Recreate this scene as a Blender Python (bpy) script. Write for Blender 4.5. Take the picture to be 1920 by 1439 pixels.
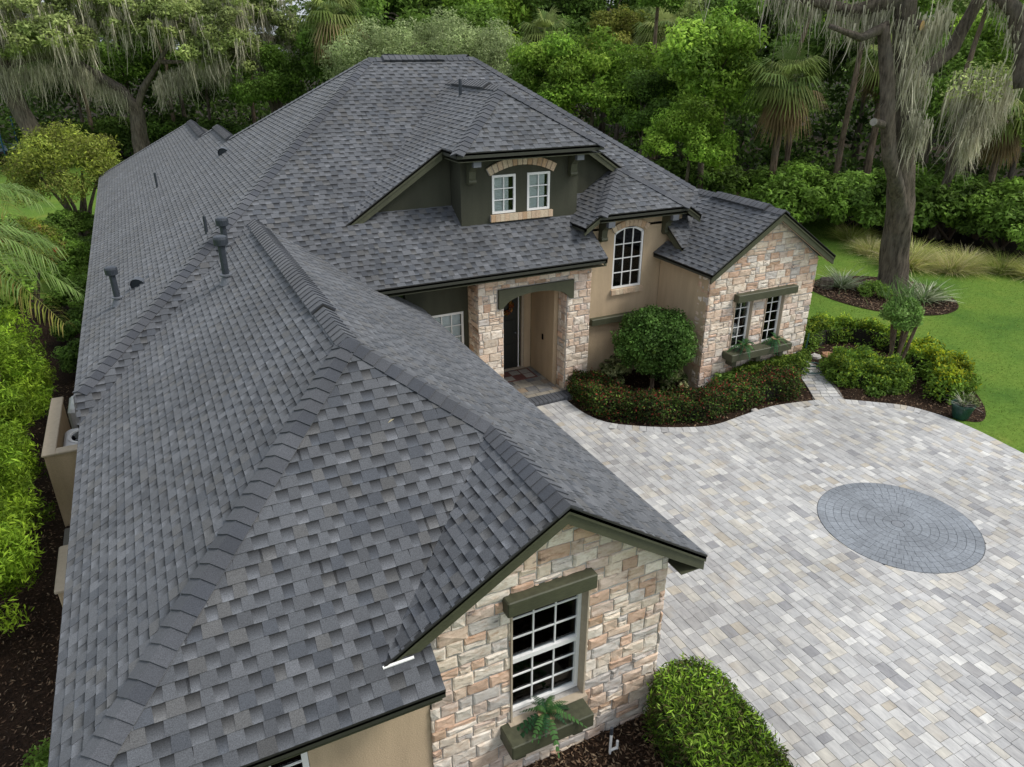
import bpy, math, random
import numpy as np
from mathutils import Vector, Matrix, noise as mnoise

rng = np.random.default_rng(11)
random.seed(11)
for _o in list(bpy.data.objects):
    bpy.data.objects.remove(_o)
scene = bpy.context.scene
COL = scene.collection

# ------------------------------------------------------------------ camera, sky, sun, exposure
cam_d = bpy.data.cameras.new('camera')
cam = bpy.data.objects.new('camera', cam_d)
COL.objects.link(cam)
CAM = Vector((0.252, -5.908, 7.768))
YAW, PIT, ROLL = math.radians(26.173), math.radians(-24.913), math.radians(0.061)
fwd = Vector((math.sin(YAW) * math.cos(PIT), math.cos(YAW) * math.cos(PIT), math.sin(PIT)))
rt0 = Vector((math.cos(YAW), -math.sin(YAW), 0))
up0 = rt0.cross(fwd)
rt = rt0 * math.cos(ROLL) + up0 * math.sin(ROLL)
upv = rt.cross(fwd)
M = Matrix((rt, upv, -fwd)).transposed().to_4x4()
M.translation = CAM
cam.matrix_world = M
cam_d.sensor_width = 36.0
cam_d.lens = 36.0 * 1376.4 / 1920.0
cam_d.clip_start = 0.1
cam_d.clip_end = 2000.0
scene.camera = cam

SUN_EL, SUN_AZ = math.radians(50), math.radians(122)      # azimuth clockwise from +Y
world = bpy.data.worlds.new('World')
scene.world = world
world.use_nodes = True
wn, wl = world.node_tree.nodes, world.node_tree.links
bg = wn['Background']
sky = wn.new('ShaderNodeTexSky')
sky.sky_type = 'NISHITA'
sky.sun_disc = False
sky.sun_elevation = SUN_EL
sky.sun_rotation = SUN_AZ
sky.air_density = 1.0
sky.dust_density = 4.0
hs = wn.new('ShaderNodeHueSaturation')
hs.inputs['Saturation'].default_value = 0.55
wl.new(sky.outputs[0], hs.inputs['Color'])
ov = wn.new('ShaderNodeMix'); ov.data_type = 'RGBA'          # high overcast: the blue sky veiled by even white cloud
ov.inputs[0].default_value = 0.62
wl.new(hs.outputs[0], ov.inputs[6])
ov.inputs[7].default_value = (6.5, 7.0, 7.8, 1)
wl.new(ov.outputs[2], bg.inputs['Color'])
bg.inputs['Strength'].default_value = 0.092
sun_d = bpy.data.lights.new('sun', 'SUN')
sun_d.energy = 1.5
sun_d.angle = math.radians(18)
sun_d.color = (1.0, 0.95, 0.88)
sun = bpy.data.objects.new('sun', sun_d)
COL.objects.link(sun)
sdir = Vector((math.sin(SUN_AZ) * math.cos(SUN_EL), math.cos(SUN_AZ) * math.cos(SUN_EL), math.sin(SUN_EL)))
sun.rotation_euler = sdir.to_track_quat('Z', 'Y').to_euler()
sun.location = (0, -20, 40)
vs = scene.view_settings
vs.view_transform = 'Standard'
vs.look = 'None'
vs.gamma = 1.0
vs.exposure = 0.74
vs.use_curve_mapping = False
scene.cycles.max_bounces = 6
scene.cycles.diffuse_bounces = 3
scene.cycles.glossy_bounces = 2
scene.cycles.transmission_bounces = 3
scene.cycles.transparent_max_bounces = 6


# ------------------------------------------------------------------ helpers
def obj(name, me, parent=None, label=None, cat=None, group=None, kind=None, loc=None):
    o = bpy.data.objects.new(name, me)
    COL.objects.link(o)
    if parent is not None:
        o.parent = parent
    if loc is not None:
        o.location = loc
    if label: o['label'] = label
    if cat: o['category'] = cat
    if group: o['group'] = group
    if kind: o['kind'] = kind
    return o


def empty(name, loc, label, cat, group=None, rz=0.0):
    o = bpy.data.objects.new(name, None)
    COL.objects.link(o)
    o.location = loc
    o.rotation_euler = (0, 0, rz)
    o.empty_display_size = 0.2
    o['label'] = label
    o['category'] = cat
    if group: o['group'] = group
    return o


def copy_tree(root, loc, rz, sc, label, group=None):
    r = root.copy(); COL.objects.link(r)
    r.location = loc; r.rotation_euler = (0, 0, rz); r.scale = (sc, sc, sc) if np.isscalar(sc) else sc
    r['label'] = label
    if group: r['group'] = group
    for ch in list(root.children):
        c = ch.copy(); COL.objects.link(c); c.parent = r
        for g in list(ch.children):
            k = g.copy(); COL.objects.link(k); k.parent = c
    return r


def mesh_np(name, V, F, col=None, mat=None, smooth=False):
    V = np.asarray(V, np.float32); F = np.asarray(F, np.int32)
    me = bpy.data.meshes.new(name)
    n, (m, k) = len(V), F.shape
    me.vertices.add(n); me.vertices.foreach_set('co', V.ravel())
    me.loops.add(m * k); me.loops.foreach_set('vertex_index', F.ravel())
    me.polygons.add(m)
    me.polygons.foreach_set('loop_start', np.arange(0, m * k, k, dtype=np.int32))
    try:
        me.polygons.foreach_set('loop_total', np.full(m, k, np.int32))
    except Exception:
        pass
    if smooth:
        me.polygons.foreach_set('use_smooth', np.ones(m, bool))
    if col is not None:
        a = me.color_attributes.new('Col', 'FLOAT_COLOR', 'POINT')
        c4 = np.ones((n, 4), np.float32); c4[:, :3] = col
        a.data.foreach_set('color', c4.ravel())
    me.update(calc_edges=True)
    if mat: me.materials.append(mat)
    return me


class MB:
    def __init__(self):
        self.v = []; self.f = []; self.c = []

    def add(self, verts, faces, col=(0.5, 0.5, 0.5)):
        b = len(self.v)
        self.v.extend([tuple(p) for p in verts])
        if len(verts) and isinstance(col, list):
            self.c.extend(col)
        else:
            self.c.extend([tuple(col)] * len(verts))
        self.f.extend([tuple(i + b for i in f) for f in faces])

    def box(self, x0, y0, z0, x1, y1, z1, col=(0.5, 0.5, 0.5)):
        self.add([(x0, y0, z0), (x1, y0, z0), (x1, y1, z0), (x0, y1, z0), (x0, y0, z1), (x1, y0, z1), (x1, y1, z1), (x0, y1, z1)],
                 [(0, 3, 2, 1), (4, 5, 6, 7), (0, 1, 5, 4), (1, 2, 6, 5), (2, 3, 7, 6), (3, 0, 4, 7)], col)

    def bevbox(self, x0, y0, z0, x1, y1, z1, b=0.01, col=(0.5, 0.5, 0.5)):
        """box with chamfered vertical and top edges"""
        ring = lambda i, z: [(x0 + i, y0 + i + b, z), (x0 + i + b, y0 + i, z), (x1 - i - b, y0 + i, z), (x1 - i, y0 + i + b, z),
                             (x1 - i, y1 - i - b, z), (x1 - i - b, y1 - i, z), (x0 + i + b, y1 - i, z), (x0 + i, y1 - i - b, z)]
        v = ring(0, z0) + ring(0, z1 - b) + ring(b, z1)
        f = [tuple(range(7, -1, -1)), tuple(range(16, 24))]
        for r in (0, 8):
            for i in range(8):
                j = (i + 1) % 8
                f.append((r + i, r + j, r + 8 + j, r + 8 + i))
        self.add(v, f, col)

    def prism(self, poly, ext, col=(0.5, 0.5, 0.5)):
        n = len(poly)
        p = [Vector(q) for q in poly]; e = Vector(ext)
        v = p + [q + e for q in p]
        f = [tuple(range(n - 1, -1, -1)), tuple(range(n, 2 * n))]
        for i in range(n):
            j = (i + 1) % n
            f.append((i, j, n + j, n + i))
        self.add(v, f, col)

    def tube(self, pts, radii, sides=8, col=(0.5, 0.5, 0.5), cap=True, wob=0.0, rough=0.0):
        pts = [Vector(p) for p in pts]
        n = len(pts); v = []; f = []
        a = Vector((0.31, 0.77, 0.2)).normalized()
        if rough:
            q = [pts[0]]; rr = [radii[0]]
            for i in range(n - 1):
                m = max(1, int((pts[i + 1] - pts[i]).length / 0.22))
                for k in range(1, m + 1):
                    q.append(pts[i].lerp(pts[i + 1], k / m)); rr.append(radii[i] + (radii[i + 1] - radii[i]) * k / m)
            pts, radii, n = q, rr, len(q)
        for i, p in enumerate(pts):
            t = (pts[min(i + 1, n - 1)] - pts[max(i - 1, 0)]).normalized()
            u = t.cross(a)
            if u.length < 0.05: u = t.cross(Vector((1, 0, 0)))
            u.normalize(); w = t.cross(u)
            for k in range(sides):
                an = 2 * math.pi * k / sides
                r = radii[i] * (1 + (wob * math.sin(3 * an + (i * 0.35 if rough else i * 1.3)) if wob else 0))
                if rough:
                    nn = mnoise.noise(Vector((math.cos(an) * 4.2, math.sin(an) * 4.2, p.z * 0.9 + p.x)))
                    r *= 1 + rough * (abs(nn) * 2.2 - 0.35) + rough * 0.8 * mnoise.noise(Vector((math.cos(an) * 1.3, math.sin(an) * 1.3, p.z * 0.8)))
                v.append(p + u * (math.cos(an) * r) + w * (math.sin(an) * r))
        for i in range(n - 1):
            for k in range(sides):
                k2 = (k + 1) % sides
                f.append((i * sides + k, i * sides + k2, (i + 1) * sides + k2, (i + 1) * sides + k))
        if cap:
            f.append(tuple(range(sides - 1, -1, -1)))
            f.append(tuple((n - 1) * sides + k for k in range(sides)))
        self.add(v, f, col)

    def lathe(self, prof, c, sides=16, col=(0.5, 0.5, 0.5)):
        v = []; f = []
        for r, z in prof:
            for k in range(sides):
                an = 2 * math.pi * k / sides
                v.append((c[0] + r * math.cos(an), c[1] + r * math.sin(an), c[2] + z))
        for i in range(len(prof) - 1):
            for k in range(sides):
                k2 = (k + 1) % sides
                f.append((i * sides + k, i * sides + k2, (i + 1) * sides + k2, (i + 1) * sides + k))
        f.append(tuple(range(sides - 1, -1, -1)))
        f.append(tuple((len(prof) - 1) * sides + k for k in range(sides)))
        self.add(v, f, col)

    def mesh(self, name, mat=None, smooth=False):
        me = bpy.data.meshes.new(name)
        me.from_pydata([tuple(p) for p in self.v], [], self.f)
        a = me.color_attributes.new('Col', 'FLOAT_COLOR', 'POINT')
        c4 = np.ones((len(self.v), 4), np.float32)
        if self.v: c4[:, :3] = np.array(self.c, np.float32)[:, :3]
        a.data.foreach_set('color', c4.ravel())
        if smooth:
            me.polygons.foreach_set('use_smooth', np.ones(len(me.polygons), bool))
        if mat: me.materials.append(mat)
        me.update()
        return me

    def build(self, name, mat, parent=None, smooth=False, **kw):
        return obj(name, self.mesh(name, mat, smooth), parent, **kw)


def pip(poly, x, y):
    """points in polygon, vectorised"""
    x = np.asarray(x, float); y = np.asarray(y, float)
    ins = np.zeros(x.shape, bool)
    n = len(poly)
    for i in range(n):
        x0, y0 = poly[i]; x1, y1 = poly[(i + 1) % n]
        if y0 == y1: continue
        c = ((y0 > y) != (y1 > y)) & (x < (x1 - x0) * (y - y0) / (y1 - y0) + x0)
        ins ^= c
    return ins


def clip_half(poly, a, b, c):
    """keep a*x+b*y<=c"""
    out = []
    n = len(poly)
    for i in range(n):
        p, q = poly[i], poly[(i + 1) % n]
        dp = a * p[0] + b * p[1] - c; dq = a * q[0] + b * q[1] - c
        if dp <= 0: out.append(p)
        if (dp < 0 < dq) or (dq < 0 < dp):
            t = dp / (dp - dq)
            out.append((p[0] + (q[0] - p[0]) * t, p[1] + (q[1] - p[1]) * t))
    return out


def clip_convex(subj, clip):
    """subject polygon clipped by a convex counter-clockwise polygon"""
    out = subj
    n = len(clip)
    for i in range(n):
        (x0, y0), (x1, y1) = clip[i], clip[(i + 1) % n]
        a, b = (y1 - y0), -(x1 - x0)
        out = clip_half(out, a, b, a * x0 + b * y0)
        if len(out) < 3: return []
    return out


def area2(p):
    return 0.5 * sum(p[i][0] * p[(i + 1) % len(p)][1] - p[(i + 1) % len(p)][0] * p[i][1] for i in range(len(p)))


def dedupe(p, eps=1e-4):
    o = []
    for q in p:
        if not o or abs(q[0] - o[-1][0]) + abs(q[1] - o[-1][1]) > eps: o.append(q)
    if len(o) > 1 and abs(o[0][0] - o[-1][0]) + abs(o[0][1] - o[-1][1]) < eps: o.pop()
    return o


def in_view_size(c, area, nrm):
    """rough projected size of a piece, 0 outside the frame"""
    dv = Vector(c) - CAM
    z = dv.dot(fwd)
    if z < 0.5: return 0
    if abs(dv.dot(rt) / z) > 0.70 or abs(dv.dot(upv) / z) > 0.525: return 0
    cs = -Vector(nrm).dot(dv.normalized())
    return max(cs, 0) * area / (z * z)


# ------------------------------------------------------------------ materials
def new_mat(name):
    m = bpy.data.materials.new(name)
    m.use_nodes = True
    nt = m.node_tree
    return m, nt.nodes, nt.links, nt.nodes['Principled BSDF']


def noise_node(N, L, scale, detail=4, rough=0.6, vec=None, sx=None):
    n = N.new('ShaderNodeTexNoise')
    n.inputs['Scale'].default_value = scale
    n.inputs['Detail'].default_value = detail
    n.inputs['Roughness'].default_value = rough
    tc = N.new('ShaderNodeTexCoord')
    if sx is not None:
        mp = N.new('ShaderNodeMapping')
        mp.inputs['Scale'].default_value = sx
        L.new(tc.outputs['Object'], mp.inputs['Vector'])
        L.new(mp.outputs[0], n.inputs['Vector'])
    else:
        L.new(tc.outputs['Object'], n.inputs['Vector'])
    return n


def ramp(N, L, src, stops):
    r = N.new('ShaderNodeValToRGB')
    e = r.color_ramp.elements
    while len(e) < len(stops): e.new(0.5)
    for k, (p, c) in enumerate(stops):
        e[k].position = p
        e[k].color = (c[0], c[1], c[2], 1) if not np.isscalar(c) else (c, c, c, 1)
    L.new(src, r.inputs[0])
    return r


def mix(N, L, a, b, fac, mode='MIX'):
    m = N.new('ShaderNodeMix'); m.data_type = 'RGBA'; m.blend_type = mode
    def put(i, x):
        if hasattr(x, 'is_output') or isinstance(x, bpy.types.NodeSocket): L.new(x, m.inputs[i])
        elif np.isscalar(x): m.inputs[i].default_value = x if i == 0 else (x, x, x, 1)
        else: m.inputs[i].default_value = (x[0], x[1], x[2], 1)
    put(0, fac); put(6, a); put(7, b)
    return m.outputs[2]


def bump(N, L, src, P, strength=0.3, dist=0.02):
    b = N.new('ShaderNodeBump')
    b.inputs['Strength'].default_value = strength
    b.inputs['Distance'].default_value = dist
    L.new(src, b.inputs['Height'])
    L.new(b.outputs[0], P.inputs['Normal'])


def vcol_mat(name, rough=0.8, nscale=40, lo=0.75, hi=1.25, bstr=0.3, bdist=0.01, spec=0.3, scale2=None, lo2=0.8, hi2=1.2, sx=None, sheen=0.0):
    m, N, L, P = new_mat(name)
    if sheen:
        P.inputs['Sheen Weight'].default_value = sheen
        P.inputs['Sheen Roughness'].default_value = 0.55
    at = N.new('ShaderNodeAttribute'); at.attribute_name = 'Col'
    n = noise_node(N, L, nscale, 5, 0.65, sx=sx)
    r = ramp(N, L, n.outputs['Fac'], [(0.3, lo), (0.7, hi)])
    c = mix(N, L, at.outputs['Color'], r.outputs[0], 1.0, 'MULTIPLY')
    if scale2:
        n2 = noise_node(N, L, scale2, 3, 0.5)
        r2 = ramp(N, L, n2.outputs['Fac'], [(0.35, lo2), (0.65, hi2)])
        c = mix(N, L, c, r2.outputs[0], 1.0, 'MULTIPLY')
    L.new(c, P.inputs['Base Color'])
    P.inputs['Roughness'].default_value = rough
    P.inputs['Specular IOR Level'].default_value = spec
    if bstr: bump(N, L, n.outputs['Fac'], P, bstr, bdist)
    return m


def flat_mat(name, col, rough=0.6, nscale=30, var=0.15, bstr=0.15, bdist=0.005, spec=0.4, metal=0.0, sx=None, streak=0.0):
    m, N, L, P = new_mat(name)
    n = noise_node(N, L, nscale, 4, 0.6, sx=sx)
    r = ramp(N, L, n.outputs['Fac'], [(0.3, tuple(c * (1 - var) for c in col)), (0.7, tuple(c * (1 + var) for c in col))])
    c = r.outputs[0]
    if streak:
        ns = noise_node(N, L, 1.6, 5, 0.65, sx=(2.2, 2.2, 0.35))
        rs = ramp(N, L, ns.outputs['Fac'], [(0.3, 1 - streak), (0.7, 1 + streak * 0.7)])
        c = mix(N, L, c, rs.outputs[0], 1.0, 'MULTIPLY')
    L.new(c, P.inputs['Base Color'])
    P.inputs['Roughness'].default_value = rough
    P.inputs['Specular IOR Level'].default_value = spec
    P.inputs['Metallic'].default_value = metal
    if bstr: bump(N, L, n.outputs['Fac'], P, bstr, bdist)
    return m


def leaf_mat(name, trans=0.3, rough=0.55, var=0.25):
    m, N, L, P = new_mat(name)
    at = N.new('ShaderNodeAttribute'); at.attribute_name = 'Col'
    n = noise_node(N, L, 0.9, 2, 0.5)
    r = ramp(N, L, n.outputs['Fac'], [(0.3, 1 - var), (0.7, 1 + var)])
    c = mix(N, L, at.outputs['Color'], r.outputs[0], 1.0, 'MULTIPLY')
    L.new(c, P.inputs['Base Color'])
    P.inputs['Roughness'].default_value = rough
    P.inputs['Specular IOR Level'].default_value = 0.10
    t = N.new('ShaderNodeBsdfTranslucent')
    L.new(c, t.inputs['Color'])
    ms = N.new('ShaderNodeMixShader'); ms.inputs[0].default_value = trans
    out = N['Material Output']
    L.new(P.outputs[0], ms.inputs[1]); L.new(t.outputs[0], ms.inputs[2]); L.new(ms.outputs[0], out.inputs['Surface'])
    return m


MAT = {}
MAT['shingle'] = vcol_mat('shingle_granules', 0.8, 110, 0.55, 1.5, 0.5, 0.004, 0.3, scale2=0.7, lo2=0.85, hi2=1.15, sheen=0.12)
MAT['deck'] = flat_mat('roof_underlay', (0.03, 0.03, 0.03), 0.9, 10)
MAT['stone'] = None
MAT['mortar'] = flat_mat('mortar', (0.42, 0.40, 0.37), 0.95, 60, 0.2, 0.4, 0.01)
MAT['tan'] = flat_mat('tan_stucco', (0.50, 0.385, 0.255), 0.9, 55, 0.12, 0.6, 0.015, 0.2, sx=(1, 1, 2.2), streak=0.14)
MAT['green'] = flat_mat('dark_green_stucco', (0.056, 0.058, 0.040), 0.85, 45, 0.2, 0.6, 0.015, 0.25, sx=(1, 1, 2.2), streak=0.18)
MAT['trim'] = flat_mat('olive_trim_paint', (0.064, 0.067, 0.039), 0.55, 14, 0.22, 0.3, 0.004, 0.4, sx=(1, 1, 8), streak=0.16)
MAT['eave'] = flat_mat('dark_eave_paint', (0.034, 0.036, 0.026), 0.55, 14, 0.15, 0.2, 0.004, 0.4, sx=(1, 1, 6))
MAT['drip'] = flat_mat('dark_drip_edge', (0.022, 0.022, 0.02), 0.5, 14, 0.1, 0.0)
MAT['white'] = flat_mat('white_paint', (0.78, 0.78, 0.76), 0.45, 20, 0.04, 0.0)
MAT['soffit'] = flat_mat('beige_soffit', (0.42, 0.35, 0.26), 0.7, 20, 0.08, 0.0)
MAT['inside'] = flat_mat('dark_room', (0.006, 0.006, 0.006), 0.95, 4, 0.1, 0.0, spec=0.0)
MAT['blind'] = flat_mat('window_blind', (0.80, 0.81, 0.80), 0.6, 10, 0.03, 0.0)
MAT['pipe'] = flat_mat('dark_vent_paint', (0.035, 0.042, 0.052), 0.42, 25, 0.15, 0.05)
MAT['flash'] = flat_mat('grey_flashing', (0.11, 0.12, 0.135), 0.45, 25, 0.1, 0.0)
MAT['brick'] = vcol_mat('trim_brick', 0.85, 30, 0.75, 1.2, 0.4, 0.008)
MAT['paver'] = None
MAT['dark_paver'] = vcol_mat('dark_paver', 0.8, 25, 0.8, 1.2, 0.25, 0.004, scale2=1.4, lo2=0.85, hi2=1.15)
MAT['sand'] = flat_mat('joint_sand', (0.20, 0.19, 0.175), 0.95, 60, 0.2, 0.3, 0.005)
MAT['bark'] = None
MAT['leaf'] = leaf_mat('leaves', 0.38)
MAT['grass_blade'] = leaf_mat('grass_blades', 0.3, 0.6)
MAT['moss'] = leaf_mat('spanish_moss', 0.15, 0.9, 0.3)
MAT['twig'] = flat_mat('twig', (0.12, 0.09, 0.065), 0.9, 20, 0.3, 0.3, 0.01)
MAT['chip'] = vcol_mat('mulch_chip', 0.95, 30, 0.6, 1.4, 0.0)


def build_stone_mat():
    m, N, L, P = new_mat('stacked_stone')
    at = N.new('ShaderNodeAttribute'); at.attribute_name = 'Col'
    n = noise_node(N, L, 9, 6, 0.7, sx=(1, 1, 2.5))
    r = ramp(N, L, n.outputs['Fac'], [(0.25, (0.74, 0.62, 0.52)), (0.5, (1.0, 0.98, 0.95)), (0.75, (1.2, 1.19, 1.16))])
    c = mix(N, L, at.outputs['Color'], r.outputs[0], 1.0, 'MULTIPLY')
    n2 = noise_node(N, L, 3.3, 5, 0.75, sx=(1, 1, 2.6))
    r2 = ramp(N, L, n2.outputs['Fac'], [(0.58, 0.0), (0.68, 0.8)])
    c = mix(N, L, c, (0.10, 0.085, 0.08), r2.outputs[0])
    n3 = noise_node(N, L, 5.5, 4, 0.7, sx=(1, 1, 1.8))
    r3 = ramp(N, L, n3.outputs['Fac'], [(0.55, 0.0), (0.75, 0.6)])
    c = mix(N, L, c, (0.36, 0.20, 0.10), r3.outputs[0])
    L.new(c, P.inputs['Base Color'])
    P.inputs['Roughness'].default_value = 0.9
    P.inputs['Specular IOR Level'].default_value = 0.2
    bump(N, L, n.outputs['Fac'], P, 0.6, 0.02)
    return m


def build_paver_mat():
    m, N, L, P = new_mat('driveway_paver')
    at = N.new('ShaderNodeAttribute'); at.attribute_name = 'Col'
    n = noise_node(N, L, 3.5, 6, 0.75, sx=(3.2, 0.8, 1))
    r = ramp(N, L, n.outputs['Fac'], [(0.28, (0.68, 0.68, 0.69)), (0.5, (1, 1, 1)), (0.72, (1.26, 1.255, 1.23))])
    c = mix(N, L, at.outputs['Color'], r.outputs[0], 1.0, 'MULTIPLY')
    n2 = noise_node(N, L, 1.7, 4, 0.6)
    r2 = ramp(N, L, n2.outputs['Fac'], [(0.60, 0.0), (0.78, 0.42)])
    c = mix(N, L, c, (0.40, 0.32, 0.21), r2.outputs[0])
    n4 = noise_node(N, L, 0.35, 3, 0.5)
    r4 = ramp(N, L, n4.outputs['Fac'], [(0.32, 0.82), (0.68, 1.10)])
    c = mix(N, L, c, r4.outputs[0], 1.0, 'MULTIPLY')
    L.new(c, P.inputs['Base Color'])
    P.inputs['Roughness'].default_value = 0.8
    P.inputs['Specular IOR Level'].default_value = 0.25
    n3 = noise_node(N, L, 60, 3, 0.6)
    bump(N, L, n3.outputs['Fac'], P, 0.2, 0.004)
    return m


def build_bark(name, col):
    m, N, L, P = new_mat(name)
    n = noise_node(N, L, 3.6, 6, 0.72, sx=(3.0, 3.0, 0.55))
    r = ramp(N, L, n.outputs['Fac'], [(0.3, tuple(c * 0.22 for c in col)), (0.5, col), (0.75, tuple(min(1, c * 1.9) for c in col))])
    n2 = noise_node(N, L, 1.1, 3, 0.6)
    r2 = ramp(N, L, n2.outputs['Fac'], [(0.5, 0.0), (0.75, 0.45)])
    c = mix(N, L, r.outputs[0], (0.17, 0.16, 0.14), r2.outputs[0])
    L.new(c, P.inputs['Base Color'])
    P.inputs['Roughness'].default_value = 0.95
    P.inputs['Specular IOR Level'].default_value = 0.15
    bump(N, L, n.outputs['Fac'], P, 1.0, 0.12)
    return m


def build_ground(name, stops, scale, stops2=None, scale2=0.35, bstr=0.6, bdist=0.03):
    m, N, L, P = new_mat(name)
    n = noise_node(N, L, scale, 6, 0.75)
    r = ramp(N, L, n.outputs['Fac'], stops)
    c = r.outputs[0]
    if stops2:
        n2 = noise_node(N, L, scale2, 4, 0.6)
        r2 = ramp(N, L, n2.outputs['Fac'], stops2)
        c = mix(N, L, c, r2.outputs[0], 1.0, 'MULTIPLY')
    L.new(c, P.inputs['Base Color'])
    P.inputs['Roughness'].default_value = 0.95
    P.inputs['Specular IOR Level'].default_value = 0.1
    bump(N, L, n.outputs['Fac'], P, bstr, bdist)
    return m


def build_glass():
    m, N, L, P = new_mat('window_glass')
    tr = N.new('ShaderNodeBsdfTransparent'); tr.inputs[0].default_value = (0.85, 0.88, 0.88, 1)
    gl = N.new('ShaderNodeBsdfGlossy'); gl.inputs['Roughness'].default_value = 0.02
    gl.inputs['Color'].default_value = (0.9, 0.92, 0.95, 1)
    fr = N.new('ShaderNodeFresnel'); fr.inputs[0].default_value = 1.35
    ms = N.new('ShaderNodeMixShader')
    L.new(fr.outputs[0], ms.inputs[0]); L.new(tr.outputs[0], ms.inputs[1]); L.new(gl.outputs[0], ms.inputs[2])
    L.new(ms.outputs[0], N['Material Output'].inputs['Surface'])
    return m


MAT['stone'] = build_stone_mat()
MAT['paver'] = build_paver_mat()
MAT['bark'] = build_bark('oak_bark', (0.128, 0.106, 0.083))
MAT['bark2'] = build_bark('pale_bark', (0.16, 0.12, 0.085))
MAT['glass'] = build_glass()
MAT['lawn'] = build_ground('lawn_grass', [(0.3, (0.070, 0.125, 0.018)), (0.55, (0.105, 0.188, 0.028)), (0.8, (0.150, 0.235, 0.046))], 9,
                           [(0.30, (0.60, 0.72, 0.75)), (0.48, (1.0, 1.0, 1.0)), (0.62, (1.22, 1.08, 1.1)), (0.74, (2.1, 1.25, 1.9))], 0.42)
MAT['mulch'] = build_ground('bark_mulch', [(0.3, (0.010, 0.007, 0.005)), (0.55, (0.040, 0.024, 0.015)), (0.8, (0.11, 0.070, 0.045))], 26,
                            [(0.4, 0.6), (0.7, 1.3)], 1.3, 0.9, 0.05)
MAT['litter'] = build_ground('leaf_litter', [(0.3, (0.012, 0.010, 0.006)), (0.6, (0.035, 0.027, 0.015)), (0.85, (0.07, 0.06, 0.03))], 5,
                             [(0.4, 0.5), (0.7, 1.2)], 0.2)

# ------------------------------------------------------------------ the ground
def sheet(name, poly, z, mat, kind='structure', parent=None, label=None):
    mb = MB()
    mb.add([(x, y, z) for x, y in poly], [tuple(range(len(poly)))])
    return mb.build(name, mat, parent, kind=kind)


def smooth_poly(pts, n=6, closed=True):
    """Catmull-Rom through points"""
    out = []; m = len(pts)
    rngk = range(m) if closed else range(m - 1)
    for i in rngk:
        if closed: p0, p1, p2, p3 = pts[i - 1], pts[i], pts[(i + 1) % m], pts[(i + 2) % m]
        else: p0, p1, p2, p3 = pts[max(i - 1, 0)], pts[i], pts[i + 1], pts[min(i + 2, m - 1)]
        for k in range(n):
            t = k / n
            q = []
            for a in range(2):
                q.append(0.5 * (2 * p1[a] + (p2[a] - p0[a]) * t + (2 * p0[a] - 5 * p1[a] + 4 * p2[a] - p3[a]) * t * t + (3 * p1[a] - p0[a] - 3 * p2[a] + p3[a]) * t ** 3))
            out.append(tuple(q))
    if not closed: out.append(tuple(pts[-1]))
    return out


sheet('lawn', [(-400, -200), (400, -200), (400, 600), (-400, 600)], 0.0, MAT['lawn'])
sheet('forest_floor', [(30.4, 1.0), (29.4, 8), (28.0, 12), (29.6, 17), (30.3, 21.5), (27, 26), (20, 33), (12, 46), (4, 56), (-8, 58), (-40, 58), (-60, 200), (200, 200), (200, 0)], 0.006, MAT['litter'])
house_bed = smooth_poly([(8.55, 8.3), (8.30, 7.2), (8.55, 6.22), (9.15, 5.72), (9.96, 5.26), (10.69, 5.06), (11.7, 5.14), (12.54, 5.18), (13.4, 5.02), (13.95, 5.25), (14.9, 6.8), (14.6, 8.6)], 5)
sheet('mulch_bed', house_bed, 0.012, MAT['mulch'])
side_bed = smooth_poly([(14.3, 5.0), (14.9, 4.3), (15.45, 3.75), (15.8, 3.0), (16.3, 2.6), (17.2, 3.2), (18.0, 4.3), (18.5, 5.8), (18.3, 7.3), (17.6, 8.3), (16.4, 8.6), (15.2, 8.4), (14.95, 6.6)], 5)
sheet('mulch_bed', side_bed, 0.012, MAT['mulch'])
sheet('mulch_bed', smooth_poly([(20.6, 11.9), (20.15, 10.6), (20.35, 9.2), (21.1, 8.2), (22.1, 7.75), (23.2, 8.0), (24.1, 9.0), (24.4, 10.3), (23.6, 11.6), (22.2, 12.3)], 5), 0.012, MAT['mulch'])
front_bed = [(-4.2, -4.5), (5.15, -4.5), (5.28, -2.6), (5.5, -1.75), (5.55, -1.1), (5.5, -0.55), (5.15, -0.1), (4.9, -0.05), (4.9, 0.5), (-1.0, 0.5), (-1.0, 19), (-2.4, 22), (-4.2, 22)]
sheet('mulch_bed', front_bed, 0.012, MAT['mulch'])

# driveway -----------------------------------------------------------
drive_edge = smooth_poly([(8.34, 7.80), (8.35, 6.94), (8.57, 6.25), (9.15, 5.74), (9.96, 5.28), (10.69, 5.07), (11.7, 5.16), (12.54, 5.2), (13.55, 5.02), (14.19, 4.8), (14.85, 4.29), (15.36, 3.82), (15.65, 3.08), (15.70, 2.35), (15.65, 1.72), (15.6, 1.25), (15.45, -0.6)], 4, False)
drive_poly = drive_edge + [(15.0, -6.0), (5.1, -6.0), (5.25, -2.6), (5.5, -1.75), (5.55, -1.1), (5.5, -0.55), (5.15, -0.1), (4.86, 0.0), (4.86, 7.80)]
driveway = sheet('driveway', drive_poly, 0.024, MAT['sand'])
CIRC = (11.12, 0.72); CR = 1.335
PAV_COL = [((0.44, 0.42, 0.38), 3), ((0.385, 0.385, 0.38), 6), ((0.42, 0.418, 0.41), 7), ((0.46, 0.457, 0.442), 5), ((0.35, 0.345, 0.338), 3), ((0.53, 0.525, 0.50), 2.4), ((0.47, 0.45, 0.40), 1.8), ((0.42, 0.385, 0.325), 0.7), ((0.285, 0.285, 0.29), 1.1)]


def pick(pal, jit=0.05):
    w = np.array([p[1] for p in pal], float); k = rng.choice(len(pal), p=w / w.sum())
    f = 1 + rng.normal() * jit
    return tuple(float(np.clip(c * f, 0.0, 0.9)) for c in pal[k][0])


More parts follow.
